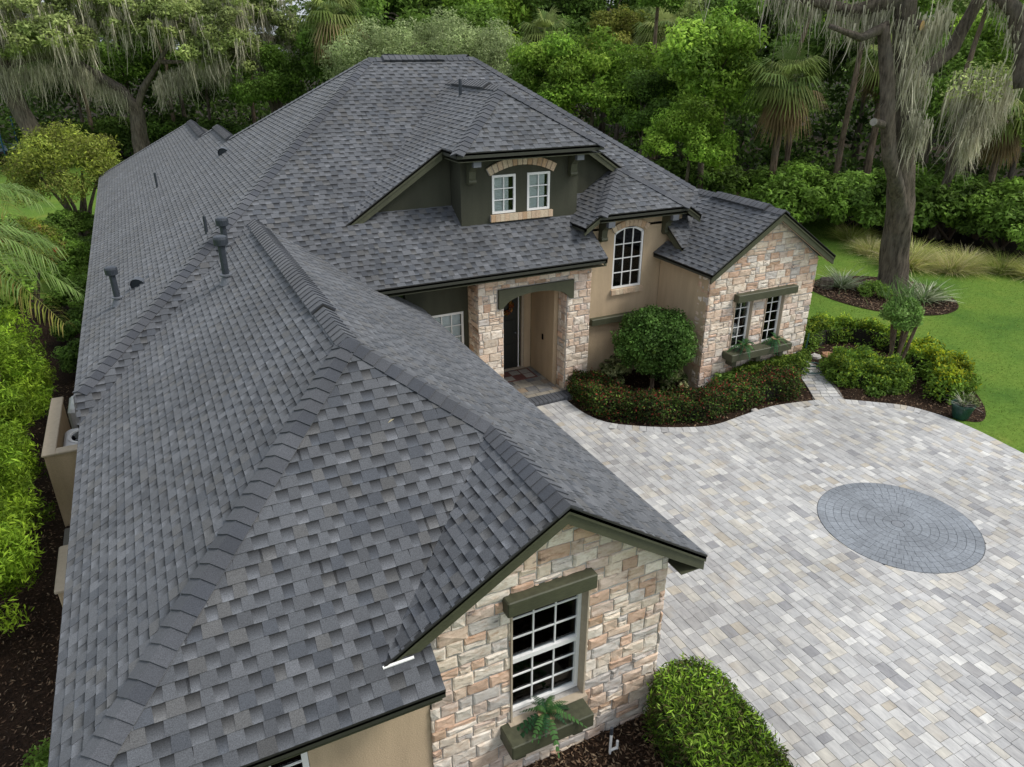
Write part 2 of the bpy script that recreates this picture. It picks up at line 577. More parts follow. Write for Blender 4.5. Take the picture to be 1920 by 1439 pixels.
def inset_poly(P, d):
    """shrink a convex-ish counter-clockwise polygon by d"""
    if area2(P) < 0: P = P[::-1]
    out = P
    n = len(P)
    for i in range(n):
        (x0, y0), (x1, y1) = P[i], P[(i + 1) % n]
        l = math.hypot(x1 - x0, y1 - y0)
        if l < 1e-5: continue
        a, b = (y1 - y0) / l, -(x1 - x0) / l
        out = clip_half(out, a, b, a * x0 + b * y0 - d)
        if len(out) < 3: return []
    return dedupe(out)


def slab(mb, P, z0, z1, col, b=0.0035):
    """paver: polygon P with chamfered top"""
    P = dedupe(P)
    if len(P) < 3: return False
    if area2(P) < 0: P = P[::-1]
    Q = inset_poly(P, b)
    n = len(P)
    if len(Q) != n:
        mb.add([(x, y, z0) for x, y in P] + [(x, y, z1) for x, y in P], [tuple(range(n, 2 * n))] + [(i, (i + 1) % n, n + (i + 1) % n, n + i) for i in range(n)], col)
        return True
    v = [(x, y, z0) for x, y in P] + [(x, y, z1 - b) for x, y in P] + [(x, y, z1) for x, y in Q]
    f = [tuple(range(2 * n, 3 * n))]
    for r in (0, n):
        f += [(r + i, r + (i + 1) % n, r + n + (i + 1) % n, r + n + i) for i in range(n)]
    mb.add(v, f, col)
    return True


class Pieces:
    """collect small pieces, give the largest in view an object each and join the rest"""
    def __init__(self): self.items = []
    def add(self, mb, size, par=None): self.items.append((size, mb, par))
    def build(self, name, rest, parent, mat, limit=300):
        self.items.sort(key=lambda t: -t[0])
        for s, mb, par in self.items[:limit]:
            mb.build(name, mat, par or parent)
        if len(self.items) > limit:
            big = MB()
            for s, mb, par in self.items[limit:]:
                big.add(mb.v, mb.f, list(mb.c))
            big.build(rest, mat, parent, kind='stuff')


pv = Pieces()
inner = drive_poly
edge_band = [(Vector(p)) for p in drive_edge]
# body of the driveway: strips along Y cut at random
U = 0.118
x = 4.86
TOP = 0.05
def rect_hits(poly_pts, P):
    xs = [p[0] for p in P]; ys = [p[1] for p in P]
    return pip(poly_pts, xs, ys)

def in_circle(P, r): return [math.hypot(p[0] - CIRC[0], p[1] - CIRC[1]) < r for p in P]

ea = np.array([(p[0], p[1]) for p in drive_edge])
def edge_dist(px, py):
    a = ea[:-1]; b = ea[1:]; ab = b - a
    t = np.clip(((px - a[:, 0]) * ab[:, 0] + (py - a[:, 1]) * ab[:, 1]) / (ab ** 2).sum(1), 0, 1)
    q = a + ab * t[:, None]
    return float(np.hypot(px - q[:, 0], py - q[:, 1]).min())

BW = 0.235
while x < 15.9:
    w = U if rng.random() < 0.42 else U * 1.5
    y = -6.0 + rng.uniform(0, 0.3)
    while y < 7.8:
        l = U * rng.choice([1.0, 1.5, 2.0], p=[0.22, 0.43, 0.35])
        P = [(x, y), (x + w, y), (x + w, y + l), (x, y + l)]
        cx, cy = x + w / 2, y + l / 2
        y += l
        if not any(rect_hits(inner, P)): continue
        if cx > 8.0 and edge_dist(cx, cy) < BW * 0.75: continue
        ic = in_circle(P, CR + 0.004)
        if all(ic): continue
        P = inset_poly(P, 0.0018)
        if any(in_circle(P, CR + 0.03)):
            # cut against the circle with a tangent half plane
            dx, dy = cx - CIRC[0], cy - CIRC[1]; dl = math.hypot(dx, dy) + 1e-6
            a, b = -dx / dl, -dy / dl
            P = clip_half(P, a, b, a * (CIRC[0] + dx / dl * (CR + 0.006)) + b * (CIRC[1] + dy / dl * (CR + 0.006)))
            if len(P) < 3 or abs(area2(P)) < 0.0008: continue
        if not all(rect_hits(inner, P)):
            # cut along the outline: keep the corners that are inside by shrinking towards them
            tries = []
            for k in np.linspace(0.95, 0.25, 8):
                for (ax, ay) in ((P[0]), (P[1 % len(P)]), (P[2 % len(P)]), (P[-1])):
                    Q = [(ax + (px - ax) * k, ay + (py - ay) * k) for px, py in P]
                    if all(rect_hits(inner, Q)): tries.append(Q); break
                if tries: break
            if not tries: continue
            P = tries[0]
        mb = MB()
        z1 = TOP + rng.normal() * 0.0012
        if slab(mb, P, 0.02, z1, pick(PAV_COL)):
            pv.add(mb, in_view_size((cx, cy, 0.05), w * l, (0, 0, 1)))
    x += w
# border course along the curved edge
s_acc = 0; L = [0]
for i in range(1, len(drive_edge)):
    L.append(L[-1] + math.dist(drive_edge[i], drive_edge[i - 1]))
def at_len(s):
    i = int(np.clip(np.searchsorted(L, s) - 1, 0, len(L) - 2))
    t = (s - L[i]) / (L[i + 1] - L[i])
    p, q = Vector(drive_edge[i]), Vector(drive_edge[i + 1])
    d = (q - p).normalized()
    return p.lerp(q, t), Vector((d.y, -d.x))
s = 0.02
while s + 0.15 < L[-1]:
    l = 0.155
    (p, n1), (q, n2) = at_len(s + 0.003), at_len(s + l - 0.003)
    if n1.dot(Vector((CIRC[0], CIRC[1])) - p) < 0: n1, n2 = n1, n2
    P = [tuple(p), tuple(q), tuple(q + n2 * BW), tuple(p + n1 * BW)]
    mb = MB()
    if slab(mb, P, 0.02, TOP + 0.004 + rng.normal() * 0.001, pick(PAV_COL)):
        pv.add(mb, in_view_size((p.x, p.y, 0.05), 0.037, (0, 0, 1)))
    s += l
pv.build('paver', 'small_pavers', driveway, MAT['paver'], 300)
# paver circle
circle_base = MB()
circle_base.add([(CIRC[0] + CR * math.cos(a), CIRC[1] + CR * math.sin(a), 0.031) for a in np.linspace(0, 2 * math.pi, 64, endpoint=False)], [tuple(range(64))])
medal = circle_base.build('paver_circle', MAT['sand'], driveway)
cp = Pieces()
mb = MB()
slab(mb, [(CIRC[0] + 0.105 * math.cos(a), CIRC[1] + 0.105 * math.sin(a)) for a in np.linspace(0, 2 * math.pi, 12, endpoint=False)], 0.02, 0.053, (0.20, 0.215, 0.235))
cp.add(mb, 1)
nr = 9
for k in range(nr):
    r0 = 0.11 + (CR - 0.11) * k / nr + 0.002; r1 = 0.11 + (CR - 0.11) * (k + 1) / nr - 0.002
    m = max(9, int(round(2 * math.pi * (r0 + r1) / 2 / 0.128)))
    off = rng.uniform(0, 1)
    for j in range(m):
        g = 0.002 / r1
        a0 = 2 * math.pi * (j + off) / m + g; a1 = 2 * math.pi * (j + 1 + off) / m - g
        am = (a0 + a1) / 2
        pol = lambda r, a: (CIRC[0] + r * math.cos(a), CIRC[1] + r * math.sin(a))
        P = [pol(r0, a0), pol(r1, a0), pol(r1, am), pol(r1, a1), pol(r0, a1), pol(r0, am)][::-1]
        mb = MB()
        c = 0.225 + rng.normal() * 0.010
        slab(mb, P, 0.02, 0.053 + rng.normal() * 0.0012, (c * 0.94, c * 1.03, c * 1.13), 0.0025)
        cp.add(mb, r1)
cp.build('circle_paver', 'inner_circle_pavers', medal, MAT['dark_paver'], 300)

# little path beside the right gable
path = sheet('garden_path', [(13.62, 5.0), (14.35, 4.72), (14.75, 5.3), (15.35, 6.5), (15.6, 7.4), (15.0, 7.7), (14.75, 6.7), (14.25, 5.75)], 0.02, MAT['sand'])
pp = Pieces()
t = 0
A0, A1 = Vector((13.7, 5.0)), Vector((14.35, 4.76))
for k in range(17):
    f0, f1 = k / 17, (k + 1) / 17
    def row(f):
        c = Vector((13.98, 4.86)).lerp(Vector((15.3, 7.5)), f) + Vector((0.10 * math.sin(f * 3), 0))
        w = 0.34 - 0.06 * f
        d = Vector((0.82, -0.40)).normalized()
        return c - d * w, c + d * w
    (a, b), (c, d) = row(f0 + 0.004), row(f1 - 0.004)
    cuts = sorted([0.0, float(rng.uniform(0.3, 0.42)), float(rng.uniform(0.6, 0.72)), 1.0])
    for j in range(3):
        e = 0.006
        P = [tuple(a.lerp(b, cuts[j] + e)), tuple(a.lerp(b, cuts[j + 1] - e)), tuple(c.lerp(d, cuts[j + 1] - e)), tuple(c.lerp(d, cuts[j] + e))]
        mb = MB(); slab(mb, P, 0.015, 0.045 + rng.normal() * 0.001, pick(PAV_COL)); pp.add(mb, 1)
pp.build('paver', 'small_pavers', path, MAT['paver'], 300)

# ------------------------------------------------------------------ the house
house = empty('house', (4, 6, 0), 'large house with dark grey shingle roof, stone gables and olive green trim', 'house')
house.location = (0, 0, 0)


def part(mb, name, mat, parent=None, **kw):
    return mb.build(name, mat, parent or house, **kw)


shing = Pieces()
SH_COL = [((0.079, 0.084, 0.092), 6), ((0.069, 0.074, 0.082), 4), ((0.056, 0.062, 0.072), 2.5), ((0.080, 0.081, 0.082), 2.0), ((0.094, 0.099, 0.108), 2.4)]


def shingle_plane(poly, sep=True, seed=0, EXPO=0.139):
    """cover a planar roof face with courses of laminated shingles"""
    R = np.random.default_rng(100 + seed)
    P = [Vector(p) for p in poly]
    n = Vector((0, 0, 0))
    for i in range(len(P)):
        n += P[i].cross(P[(i + 1) % len(P)])
    n.normalize()
    if n.z < 0: n = -n
    h = Vector((-n.y, n.x, 0)).normalized()
    s = n.cross(h)
    if s.z > 0: s = -s
    h = s.cross(n)
    o = P[0]
    Q = [((p - o).dot(h), (p - o).dot(s)) for p in P]
    if area2(Q) < 0: Qc = Q[::-1]
    else: Qc = Q
    bmax = max(q[1] for q in Q); bmin = min(q[1] for q in Q)
    k = 0
    while bmax - k * EXPO > bmin:
        b1 = bmax - k * EXPO; b0 = b1 - EXPO
        # extent of this row
        strip = clip_half(clip_half(Qc, 0, 1, b1), 0, -1, -b0)
        k += 1
        if len(strip) < 3: continue
        amin = min(q[0] for q in strip); amax = max(q[0] for q in strip)
        a = amin - R.uniform(0, 0.2)
        tooth = R.random() < 0.5
        cells = []
        while a < amax:
            w = R.uniform(0.105, 0.185) if tooth else R.uniform(0.085, 0.150)
            if a + w > amin: cells.append((a, a + w, tooth))
            a += w
            tooth = not tooth if R.random() < 0.93 else tooth
        for a0, a1, th in cells:
            flare = 0.004 if th else 0.0
            rect = [(a0 + flare, b0), (a1 - flare, b0), (a1 + flare * .4, b1), (a0 - flare * .4, b1)]
            if not th: rect = [(a0 - 0.014, b0), (a1 + 0.014, b0), (a1 + 0.012, b1), (a0 - 0.012, b1)]
            ins = pip(Qc, [r[0] for r in rect], [r[1] - (0.001 if r[1] == b1 else -0.001) for r in rect])
            if ins.all(): poly2 = rect
            else:
                cc = rect if area2(rect) > 0 else rect[::-1]
                poly2 = dedupe(clip_convex(Qc, cc))
                if len(poly2) < 3 or abs(area2(poly2)) < 2e-4: continue
            if area2(poly2) < 0: poly2 = poly2[::-1]
            m = len(poly2)
            wgt = np.array([c[1] for c in SH_COL]); base = SH_COL[R.choice(len(SH_COL), p=wgt / wgt.sum())][0]
            jit = 1 + R.normal() * 0.09
            lift = 0.005 if th else 0.0
            top = []; cols = []
            for (pa, pb) in poly2:
                fr = (pb - b0) / EXPO
                off = 0.003 + 0.010 * fr + lift
                top.append(o + h * pa + s * pb + n * off)
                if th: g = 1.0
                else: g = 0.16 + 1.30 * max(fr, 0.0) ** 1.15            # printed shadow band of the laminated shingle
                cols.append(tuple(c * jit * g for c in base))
            bot = [o + h * pa + s * pb for pa, pb in poly2]
            f = [tuple(range(m))]
            for i in range(m):
                j = (i + 1) % m
                if abs(poly2[i][1] - b0) < 1e-6 and abs(poly2[j][1] - b0) < 1e-6: continue
                f.append((m + i, m + j, j, i))
            mb = MB()
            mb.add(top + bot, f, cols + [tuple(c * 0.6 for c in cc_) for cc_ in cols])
            cx = sum((p.x for p in top)) / m, sum((p.y for p in top)) / m, sum((p.z for p in top)) / m
            shing.add(mb, in_view_size(cx, abs(area2(poly2)), n) if sep else 0)
    return n


zE = lambda x, y: 2.35 + 0.65 * (x + 1.814)
zF = lambda x, y: 2.35 + 0.648 * (y - 6.138)
zA = lambda x, y: 2.35 + 0.65 * (x + 1.331)
zB = lambda x, y: 2.35 + 0.647 * (y + 1.19)
zD = lambda x, y: 4.569 - 0.6615 * (x - 2.083)
zC = lambda x, y: 3.737 - 0.61 * (3.341 - x)
zK = lambda x, y: 5.737 + 0.647 * (x - 6.02)
zMd = lambda x, y: 5.737 - 0.647 * (x - 9.52)
zL = lambda x, y: 5.737 + 0.705 * (y - 8.352)
zT1 = lambda x, y: 4.26 + 0.65 * (x - 9.30)
zT2 = lambda x, y: 4.26 - 0.65 * (x - 11.78)
zT3 = lambda x, y: 4.26 + 0.65 * (y - 8.0)
zG = lambda x, y: 3.10 + 0.658 * (x - 11.168)
zH = lambda x, y: 3.10 - 0.658 * (x - 14.932)
zI = lambda x, y: 7.393 - 0.7306 * (x - 8.822)
faces = {
    'A': (zA, [(-1.331, -1.19), (2.083, 2.24), (2.083, 9.562), (-1.331, 6.138)]),
    'B': (zB, [(-1.331, -1.19), (1.89, -1.19), (1.89, -0.414), (3.341, 0.954), (2.083, 2.24)]),
    'C': (zC, [(1.393, -0.882), (3.341, -0.882), (3.341, 0.954)]),
    'D': (zD, [(2.083, 2.24), (3.341, 0.954), (3.341, -0.882), (5.168, -0.882), (5.168, 8.55), (3.95, 8.55), (3.92, 7.688), (2.083, 9.562)]),
    'E': (zE, [(-1.368, 6.585), (5.944, 13.92), (2.72, 17.2), (2.72, 20.65), (2.30, 21.05), (2.30, 26.1), (-1.368, 30.18)]),
    'F': (zF, [(-1.368, 6.138), (-1.331, 6.138), (2.083, 9.562), (3.92, 7.688), (9.34, 7.688), (9.34, 8.45), (11.42, 8.45), (11.42, 7.688), (11.554, 7.688), (13.05, 9.21), (12.97, 9.24), (8.822, 13.92), (5.944, 13.92), (-1.368, 6.585)]),
    'G': (zG, [(11.168, 6.248), (13.05, 6.248), (13.05, 9.21), (11.554, 7.688), (11.554, 8.43), (11.168, 8.43)]),
    'H': (zH, [(13.05, 6.248), (14.932, 6.248), (14.932, 10.0), (13.05, 10.0)]),
    'I': (zI, [(8.822, 13.92), (12.99, 9.222), (14.6, 9.222), (14.6, 22), (8.822, 22)]),
    'K': (zK, [(6.02, 8.352), (6.02, 9.172), (3.824, 9.172), (7.77, 13.112), (7.77, 9.959)]),
    'L': (zL, [(6.02, 8.352), (9.52, 8.352), (7.77, 9.959)]),
    'Md': (zMd, [(9.52, 8.352), (7.77, 9.959), (7.77, 13.112), (11.716, 9.172), (9.52, 9.172)]),
    'T1': (zT1, [(9.30, 8.0), (8.915, 8.0), (8.915, 8.70), (10.54, 10.32), (10.54, 9.24)]),
    'T2': (zT2, [(11.78, 8.0), (10.54, 9.24), (10.54, 10.32), (12.165, 8.70), (12.165, 8.0)]),
    'T3': (zT3, [(9.30, 8.0), (11.78, 8.0), (10.54, 9.24)]),
}
dk = MB()
for i, (k, (zf, poly)) in enumerate(faces.items()):
    P3 = [(x, y, zf(x, y)) for x, y in poly]
    shingle_plane(P3, seed=i, EXPO={'A': 0.118, 'E': 0.118, 'C': 0.120, 'K': 0.120, 'G': 0.122, 'T1': 0.12, 'D': 0.13}.get(k, 0.139))
    dk.prism([(a, b, c - 0.001) for a, b, c in P3], (0, 0, -0.05), (0.03, 0.03, 0.03))
# rear slopes that only other viewpoints see
rear = [[(5.944, 13.92, 7.393), (8.822, 13.92, 7.393), (8.822, 22, 2.4), (5.5, 22, 2.4), (2.72, 17.2, 5.30)],
        [(2.72, 17.2, 5.30), (2.72, 20.65, 5.30), (5.6, 23.6, 3.4), (5.6, 17.2, 3.4)],
        [(2.30, 21.05, 5.02), (2.30, 26.1, 5.02), (6.0, 30.1, 2.64), (6.0, 21.05, 2.64)],
        [(2.30, 26.1, 5.02), (-1.368, 30.18, 2.64), (6.0, 30.18, 2.64)]]
for P3 in rear:
    dk.add(P3, [tuple(range(len(P3)))], (0.06, 0.06, 0.065))
roof = part(dk, 'roof', MAT['deck'])
shing.build('shingle', 'shingle_courses', roof, MAT['shingle'], 300)

# ridge and hip caps
caps = Pieces()
def cap_line(lo, hi, dl, dr, raise_=0.0, step=0.158, w=0.15, seed=0):
    """caps from the low end to the high end; dl, dr: directions down the two slopes"""
    R = np.random.default_rng(500 + seed)
    lo = Vector(lo); hi = Vector(hi)
    d = (hi - lo); ln = d.length; d.normalize()
    def side(v):
        v = Vector(v); v = v - d * v.dot(d); return v.normalized()
    dl = side(dl); dr = side(dr)
    up = -(dl + dr).normalized()
    if up.z < 0: up = Vector((0, 0, 1))
    nL = dl.cross(d); nL = nL if nL.z > 0 else -nL
    nR = dr.cross(d); nR = nR if nR.z > 0 else -nR
    m = max(1, int(round(ln / step)))
    for k in range(m):
        s0 = ln * k / m - 0.004; s1 = ln * (k + 1) / m + 0.03
        base = SH_COL[int(R.integers(0, 3))][0]
        j = 0.82 * (1 + R.normal() * 0.06)
        c = (base[0] * j, base[1] * j, base[2] * j * 1.03)
        prof = [(dl * w, nL), (dl * 0.045, nL), (up * 0.004, up), (dr * 0.045, nR), (dr * w, nR)]
        v = []
        for s_, hgt in ((s0, 0.036), (s1, 0.018)):
            for q, nn in prof:
                v.append(lo + d * s_ + q + nn * (hgt + raise_))
        for s_ in (s0, s1):
            for q, nn in prof:
                v.append(lo + d * s_ + q + nn * (0.004 + raise_ * 0.0))
        f = []
        for i in range(4):
            f.append((i, i + 1, 5 + i + 1, 5 + i))
            f.append((10 + i, 10 + i + 1, i + 1, i))
        f.append((0, 5, 15, 10)); f.append((4, 14, 19, 9))
        mb = MB()
        mb.add(v, f, [c] * 10 + [tuple(x * 0.45 for x in c)] * 10)
        caps.add(mb, in_view_size(lo + d * (s0 + s1) / 2, 0.3 * step, up))

sl = {k: Vector(v).normalized() for k, v in dict(Lx=(-1, 0, -0.65), Rx=(1, 0, -0.66), F=(0, -1, -0.648), I=(1, 0, -0.73), Bk=(0, 1, -0.648)).items()}
P3 = lambda zf, x, y: (x, y, zf(x, y))
apex = (2.083, 2.24, zA(2.083, 0))
W4 = (3.341, 0.954, 3.737)
cap_line((-1.36, -1.22, 2.33), apex, sl['Lx'], sl['F'], seed=1)
cap_line(W4, apex, sl['Rx'], sl['F'], seed=2)
cap_line((3.341, -0.90, 3.737), W4, sl['Lx'], sl['Rx'], step=0.147, seed=3)
# wing ridge with raised vent in the middle
cap_line(apex, (2.083, 3.5, apex[2]), sl['Lx'], sl['Rx'], seed=4)
cap_line((2.083, 3.5, apex[2]), (2.083, 8.7, apex[2]), sl['Lx'], sl['Rx'], raise_=0.034, w=0.16, seed=5)
cap_line((2.083, 8.7, apex[2]), (2.083, 9.50, apex[2]), sl['Lx'], sl['Rx'], seed=6)
M1 = (5.944, 13.92, 7.393); M2 = (8.822, 13.92, 7.393)
cap_line((-1.30, 6.655, 2.68), M1, sl['Lx'], sl['F'], seed=7)
cap_line((12.95, 9.27, 4.37), M2, sl['I'], sl['F'], seed=8)
cap_line(M1, (6.3, 13.92, 7.393), sl['F'], sl['Bk'], seed=9)
cap_line((6.3, 13.92, 7.393), (7.9, 13.92, 7.393), sl['F'], sl['Bk'], raise_=0.05, w=0.165, seed=10)
cap_line((7.9, 13.92, 7.393), M2, sl['F'], sl['Bk'], seed=11)
cap_line((2.72, 17.2, 5.30), M1, sl['Lx'], sl['Bk'], seed=12)
cap_line((2.72, 17.2, 5.30), (2.72, 20.65, 5.30), sl['Lx'], sl['Rx'], raise_=0.05, seed=13)
cap_line((2.30, 21.05, 5.02), (2.72, 20.65, 5.30), sl['Lx'], sl['Bk'], seed=14)
cap_line((2.30, 21.05, 5.02), (2.30, 26.1, 5.02), sl['Lx'], sl['Rx'], raise_=0.05, seed=15)
cap_line((-1.368, 30.18, 2.64), (2.30, 26.1, 5.02), sl['Lx'], sl['Bk'], seed=16)
# behind the main ridge a second, lower-running cap line
cap_line((7.2, 17.3, 7.30), (8.7, 14.05, 7.43), sl['Lx'], sl['Rx'], raise_=0.02, seed=17)
Dp = (7.77, 9.959, 6.869)
cap_line((6.0, 8.33, 5.72), Dp, sl['Lx'], sl['F'], seed=18)
cap_line((9.54, 8.33, 5.72), Dp, sl['Rx'], sl['F'], seed=19)
cap_line(Dp, (7.77, 10.6, 6.869), sl['Lx'], sl['Rx'], seed=20)
cap_line((7.77, 10.6, 6.869), (7.77, 12.5, 6.869), sl['Lx'], sl['Rx'], raise_=0.05, w=0.165, seed=21)
cap_line((7.77, 12.5, 6.869), (7.77, 13.05, 6.869), sl['Lx'], sl['Rx'], seed=22)
Tp = (10.54, 9.24, 5.066)
cap_line((9.29, 7.98, 4.25), Tp, sl['Lx'], sl['F'], seed=23)
cap_line((11.79, 7.98, 4.25), Tp, sl['Rx'], sl['F'], seed=24)
cap_line(Tp, (10.54, 10.28, 5.066), sl['Lx'], sl['Rx'], seed=25)
Rz = zG(13.05, 0)
cap_line((13.05, 6.23, Rz), (13.05, 6.75, Rz), sl['Lx'], sl['Rx'], seed=26)
cap_line((13.05, 6.75, Rz), (13.05, 8.5, Rz), sl['Lx'], sl['Rx'], raise_=0.05, w=0.165, seed=27)
cap_line((13.05, 8.5, Rz), (13.05, 9.25, Rz), sl['Lx'], sl['Rx'], seed=28)
caps.build('ridge_cap', 'far_ridge_caps', roof, MAT['shingle'], 300)

# vent strips below the raised caps
def vent_strip(x0, y0, x1, y1, z, along):
    mb = MB()
    if along == 'y':
        mb.prism([(x0 - 0.145, y0, z - 0.085), (x0, y0, z + 0.03), (x0 + 0.145, y0, z - 0.085), (x0, y0, z - 0.03)], (0, y1 - y0, 0), (0.02, 0.02, 0.02))
    else:
        mb.prism([(x0, y0 - 0.145, z - 0.08), (x0, y0, z + 0.03), (x0, y0 + 0.145, z - 0.08), (x0, y0, z - 0.03)], (x1 - x0, 0, 0), (0.02, 0.02, 0.02))
    part(mb, 'ridge_vent', MAT['drip'], roof)
vent_strip(2.083, 3.49, 2.083, 8.7, apex[2] + 0.03, 'y')
vent_strip(6.3, 13.92, 7.9, 13.92, 7.423, 'x')
vent_strip(7.77, 10.59, 7.77, 12.5, 6.899, 'y')
vent_strip(13.05, 6.74, 13.05, 8.5, Rz + 0.03, 'y')
vent_strip(2.72, 17.2, 2.72, 20.65, 5.33, 'y')
vent_strip(2.30, 21.05, 2.30, 26.1, 5.05, 'y')


# fascias ------------------------------------------------------------
def fascia(p, q, out, hgt=0.17, th=0.03, drop=0.012, name='fascia', mat='trim'):
    """board from p to q (roof edge points), facing direction out"""
    p = Vector(p); q = Vector(q); o = Vector(out).normalized()
    mb = MB()
    a = p + Vector((0, 0, -drop)); b = q + Vector((0, 0, -drop))
    mb.add([a - o * th, a, a + Vector((0, 0, -hgt)), a - o * th + Vector((0, 0, -hgt)), b - o * th, b, b + Vector((0, 0, -hgt)), b - o * th + Vector((0, 0, -hgt))],
           [(0, 1, 2, 3), (4, 7, 6, 5), (0, 4, 5, 1), (1, 5, 6, 2), (2, 6, 7, 3), (3, 7, 4, 0)])
    part(mb, name, MAT[mat])

def rake(p, q, out, h1=0.075, h2=0.13):
    """two-step rake board under a sloping roof edge plus dark drip edge"""
    o = Vector(out).normalized()
    p = Vector(p); q = Vector(q)
    fascia(p + o * 0.012, q + o * 0.012, out, 0.022, 0.04, -0.012, 'drip_edge', 'drip')
    fascia(p, q, out, h1, 0.05, 0.008, 'rake_board')
    fascia(p - o * 0.022, q - o * 0.022, out, h2, 0.05, 0.008 + h1, 'rake_board')

def eave(p, q, out, hgt=0.17):
    hgt *= 0.62
    o = Vector(out).normalized()
    fascia(Vector(p) + o * 0.012, Vector(q) + o * 0.012, out, 0.022, 0.04, -0.010, 'drip_edge', 'drip')
    fascia(p, q, out, hgt, 0.035, 0.010, 'fascia', 'eave')

tip = (1.393, -0.882, zC(1.393, 0))
rake(tip, (3.341, -0.882, 3.737), (0, -1, 0))
rake((3.341, -0.882, 3.737), (5.168, -0.882, zD(5.168, 0)), (0, -1, 0))
eave((5.168, -0.85, zD(5.168, 0)), (5.168, 8.5, zD(5.168, 0)), (1, 0, 0))
eave((-1.331, -1.19, 2.35), (1.89, -1.19, 2.35), (0, -1, 0), 0.14)
eave((-1.331, -1.16, 2.35), (-1.331, 6.13, 2.35), (-1, 0, 0))
eave((-1.368, 6.6, 2.64), (-1.368, 30.18, 2.64), (-1, 0, 0))
rake((-1.368, 6.138, 2.35), (-1.368, 6.585, 2.64), (-1, 0, 0), 0.05, 0.08)
eave((3.95, 7.688, 3.354), (9.34, 7.688, 3.354), (0, -1, 0), 0.16)
rake((9.34, 7.688, 3.354), (9.34, 8.45, 3.848), (1, 0, 0), 0.07, 0.10)
rake((11.42, 7.688, 3.354), (11.42, 8.45, 3.848), (-1, 0, 0), 0.08, 0.16)
rake((11.168, 6.248, 3.10), (13.05, 6.248, Rz), (0, -1, 0))
rake((13.05, 6.248, Rz), (14.932, 6.248, 3.10), (0, -1, 0))
eave((11.168, 6.28, 3.10), (11.168, 8.43, 3.10), (-1, 0, 0), 0.15)
eave((14.932, 6.28, 3.10), (14.932, 10.0, 3.10), (1, 0, 0), 0.15)
eave((6.02, 8.352, 5.737), (9.52, 8.352, 5.737), (0, -1, 0), 0.17)
eave((6.02, 8.37, 5.737), (6.02, 9.172, 5.737), (-1, 0, 0), 0.17)
eave((9.52, 8.37, 5.737), (9.52, 9.172, 5.737), (1, 0, 0), 0.17)
rake((3.824, 9.172, zK(3.824, 0)), (6.02, 9.172, 5.737), (0, -1, 0), 0.09, 0.13)
rake((9.52, 9.172, 5.737), (11.716, 9.172, zMd(11.716, 0)), (0, -1, 0), 0.09, 0.13)
eave((9.30, 8.0, 4.26), (11.78, 8.0, 4.26), (0, -1, 0), 0.16)
rake((8.915, 8.0, zT1(8.915, 0)), (9.30, 8.0, 4.26), (0, -1, 0), 0.08, 0.09)
rake((11.78, 8.0, 4.26), (12.165, 8.0, zT2(12.165, 0)), (0, -1, 0), 0.08, 0.09)
eave((8.915, 8.0, zT1(8.915, 0)), (8.915, 8.68, zT1(8.915, 0)), (-1, 0, 0), 0.15)
eave((12.165, 8.0, zT2(12.165, 0)), (12.165, 8.68, zT2(12.165, 0)), (1, 0, 0), 0.15)
# soffits: thin boards under the overhangs
mb = MB()
def soff(x0, y0, x1, y1, z): mb.box(x0, y0, z - 0.015, x1, y1, z)
soff(-1.30, -1.15, 1.87, -0.74, 2.20)
soff(4.86, -0.85, 5.13, 8.5, 2.36)
soff(3.9, 7.73, 9.3, 8.55, 3.18)
soff(6.06, 8.39, 9.48, 9.17, 5.56)
soff(9.34, 8.04, 11.74, 8.44, 4.09)
part(mb, 'soffit', MAT['trim'])
mb = MB()
for (xa, za), (xb, zb), ya, yb in (((11.20, 2.93), (13.05, Rz - 0.19), 6.30, 6.44), ((13.05, Rz - 0.19), (14.90, 2.93), 6.30, 6.44)):
    mb.prism([(xa, ya, za), (xb, ya, zb), (xb, ya, zb + 0.02), (xa, ya, za + 0.02)], (0, yb - ya, 0))
for (xa, za), (xb, zb), ya, yb in (((1.6, zC(1.6, 0) - 0.2), (3.341, 3.54), -0.83, -0.70), ((3.341, 3.54), (5.14, zD(5.14, 0) - 0.2), -0.83, -0.70)):
    mb.prism([(xa, ya, za), (xb, ya, zb), (xb, ya, zb + 0.02), (xa, ya, za + 0.02)], (0, yb - ya, 0))
part(mb, 'soffit', MAT['soffit'])
# bright metal flashing at the foot of the near rake
mb = MB(); mb.prism([(1.40, -0.902, zB(0, -0.902) + 0.016), (1.70, -0.902, zB(0, -0.902) + 0.016), (1.70, -0.885, zB(0, -0.885) + 0.016), (1.40, -0.885, zB(0, -0.885) + 0.016)], (0, 0, 0.012))
part(mb, 'flashing', MAT['white'])

# ------------------------------------------------------------------ walls
def wall(poly, ext, mat, name='wall'):
    mb = MB(); mb.prism(poly, ext)
    return part(mb, name, MAT[mat])

def rect_wall(x0, x1, y, z0, z1, holes, th, mat, name='wall'):
    """wall facing -Y with rectangular openings; front face at y"""
    xs = sorted({x0, x1} | {h[0] for h in holes} | {h[2] for h in holes})
    mb = MB()
    for a, b in zip(xs[:-1], xs[1:]):
        hs_ = sorted([h for h in holes if h[0] <= a + 1e-6 and h[2] >= b - 1e-6], key=lambda h: h[1])
        z = z0
        for h in hs_:
            if h[1] > z + 1e-4: mb.box(a, y, z, b, y + th, h[1])
            z = h[3]
        if z1 > z + 1e-4: mb.box(a, y, z, b, y + th, z1)
    return part(mb, name, MAT[mat])

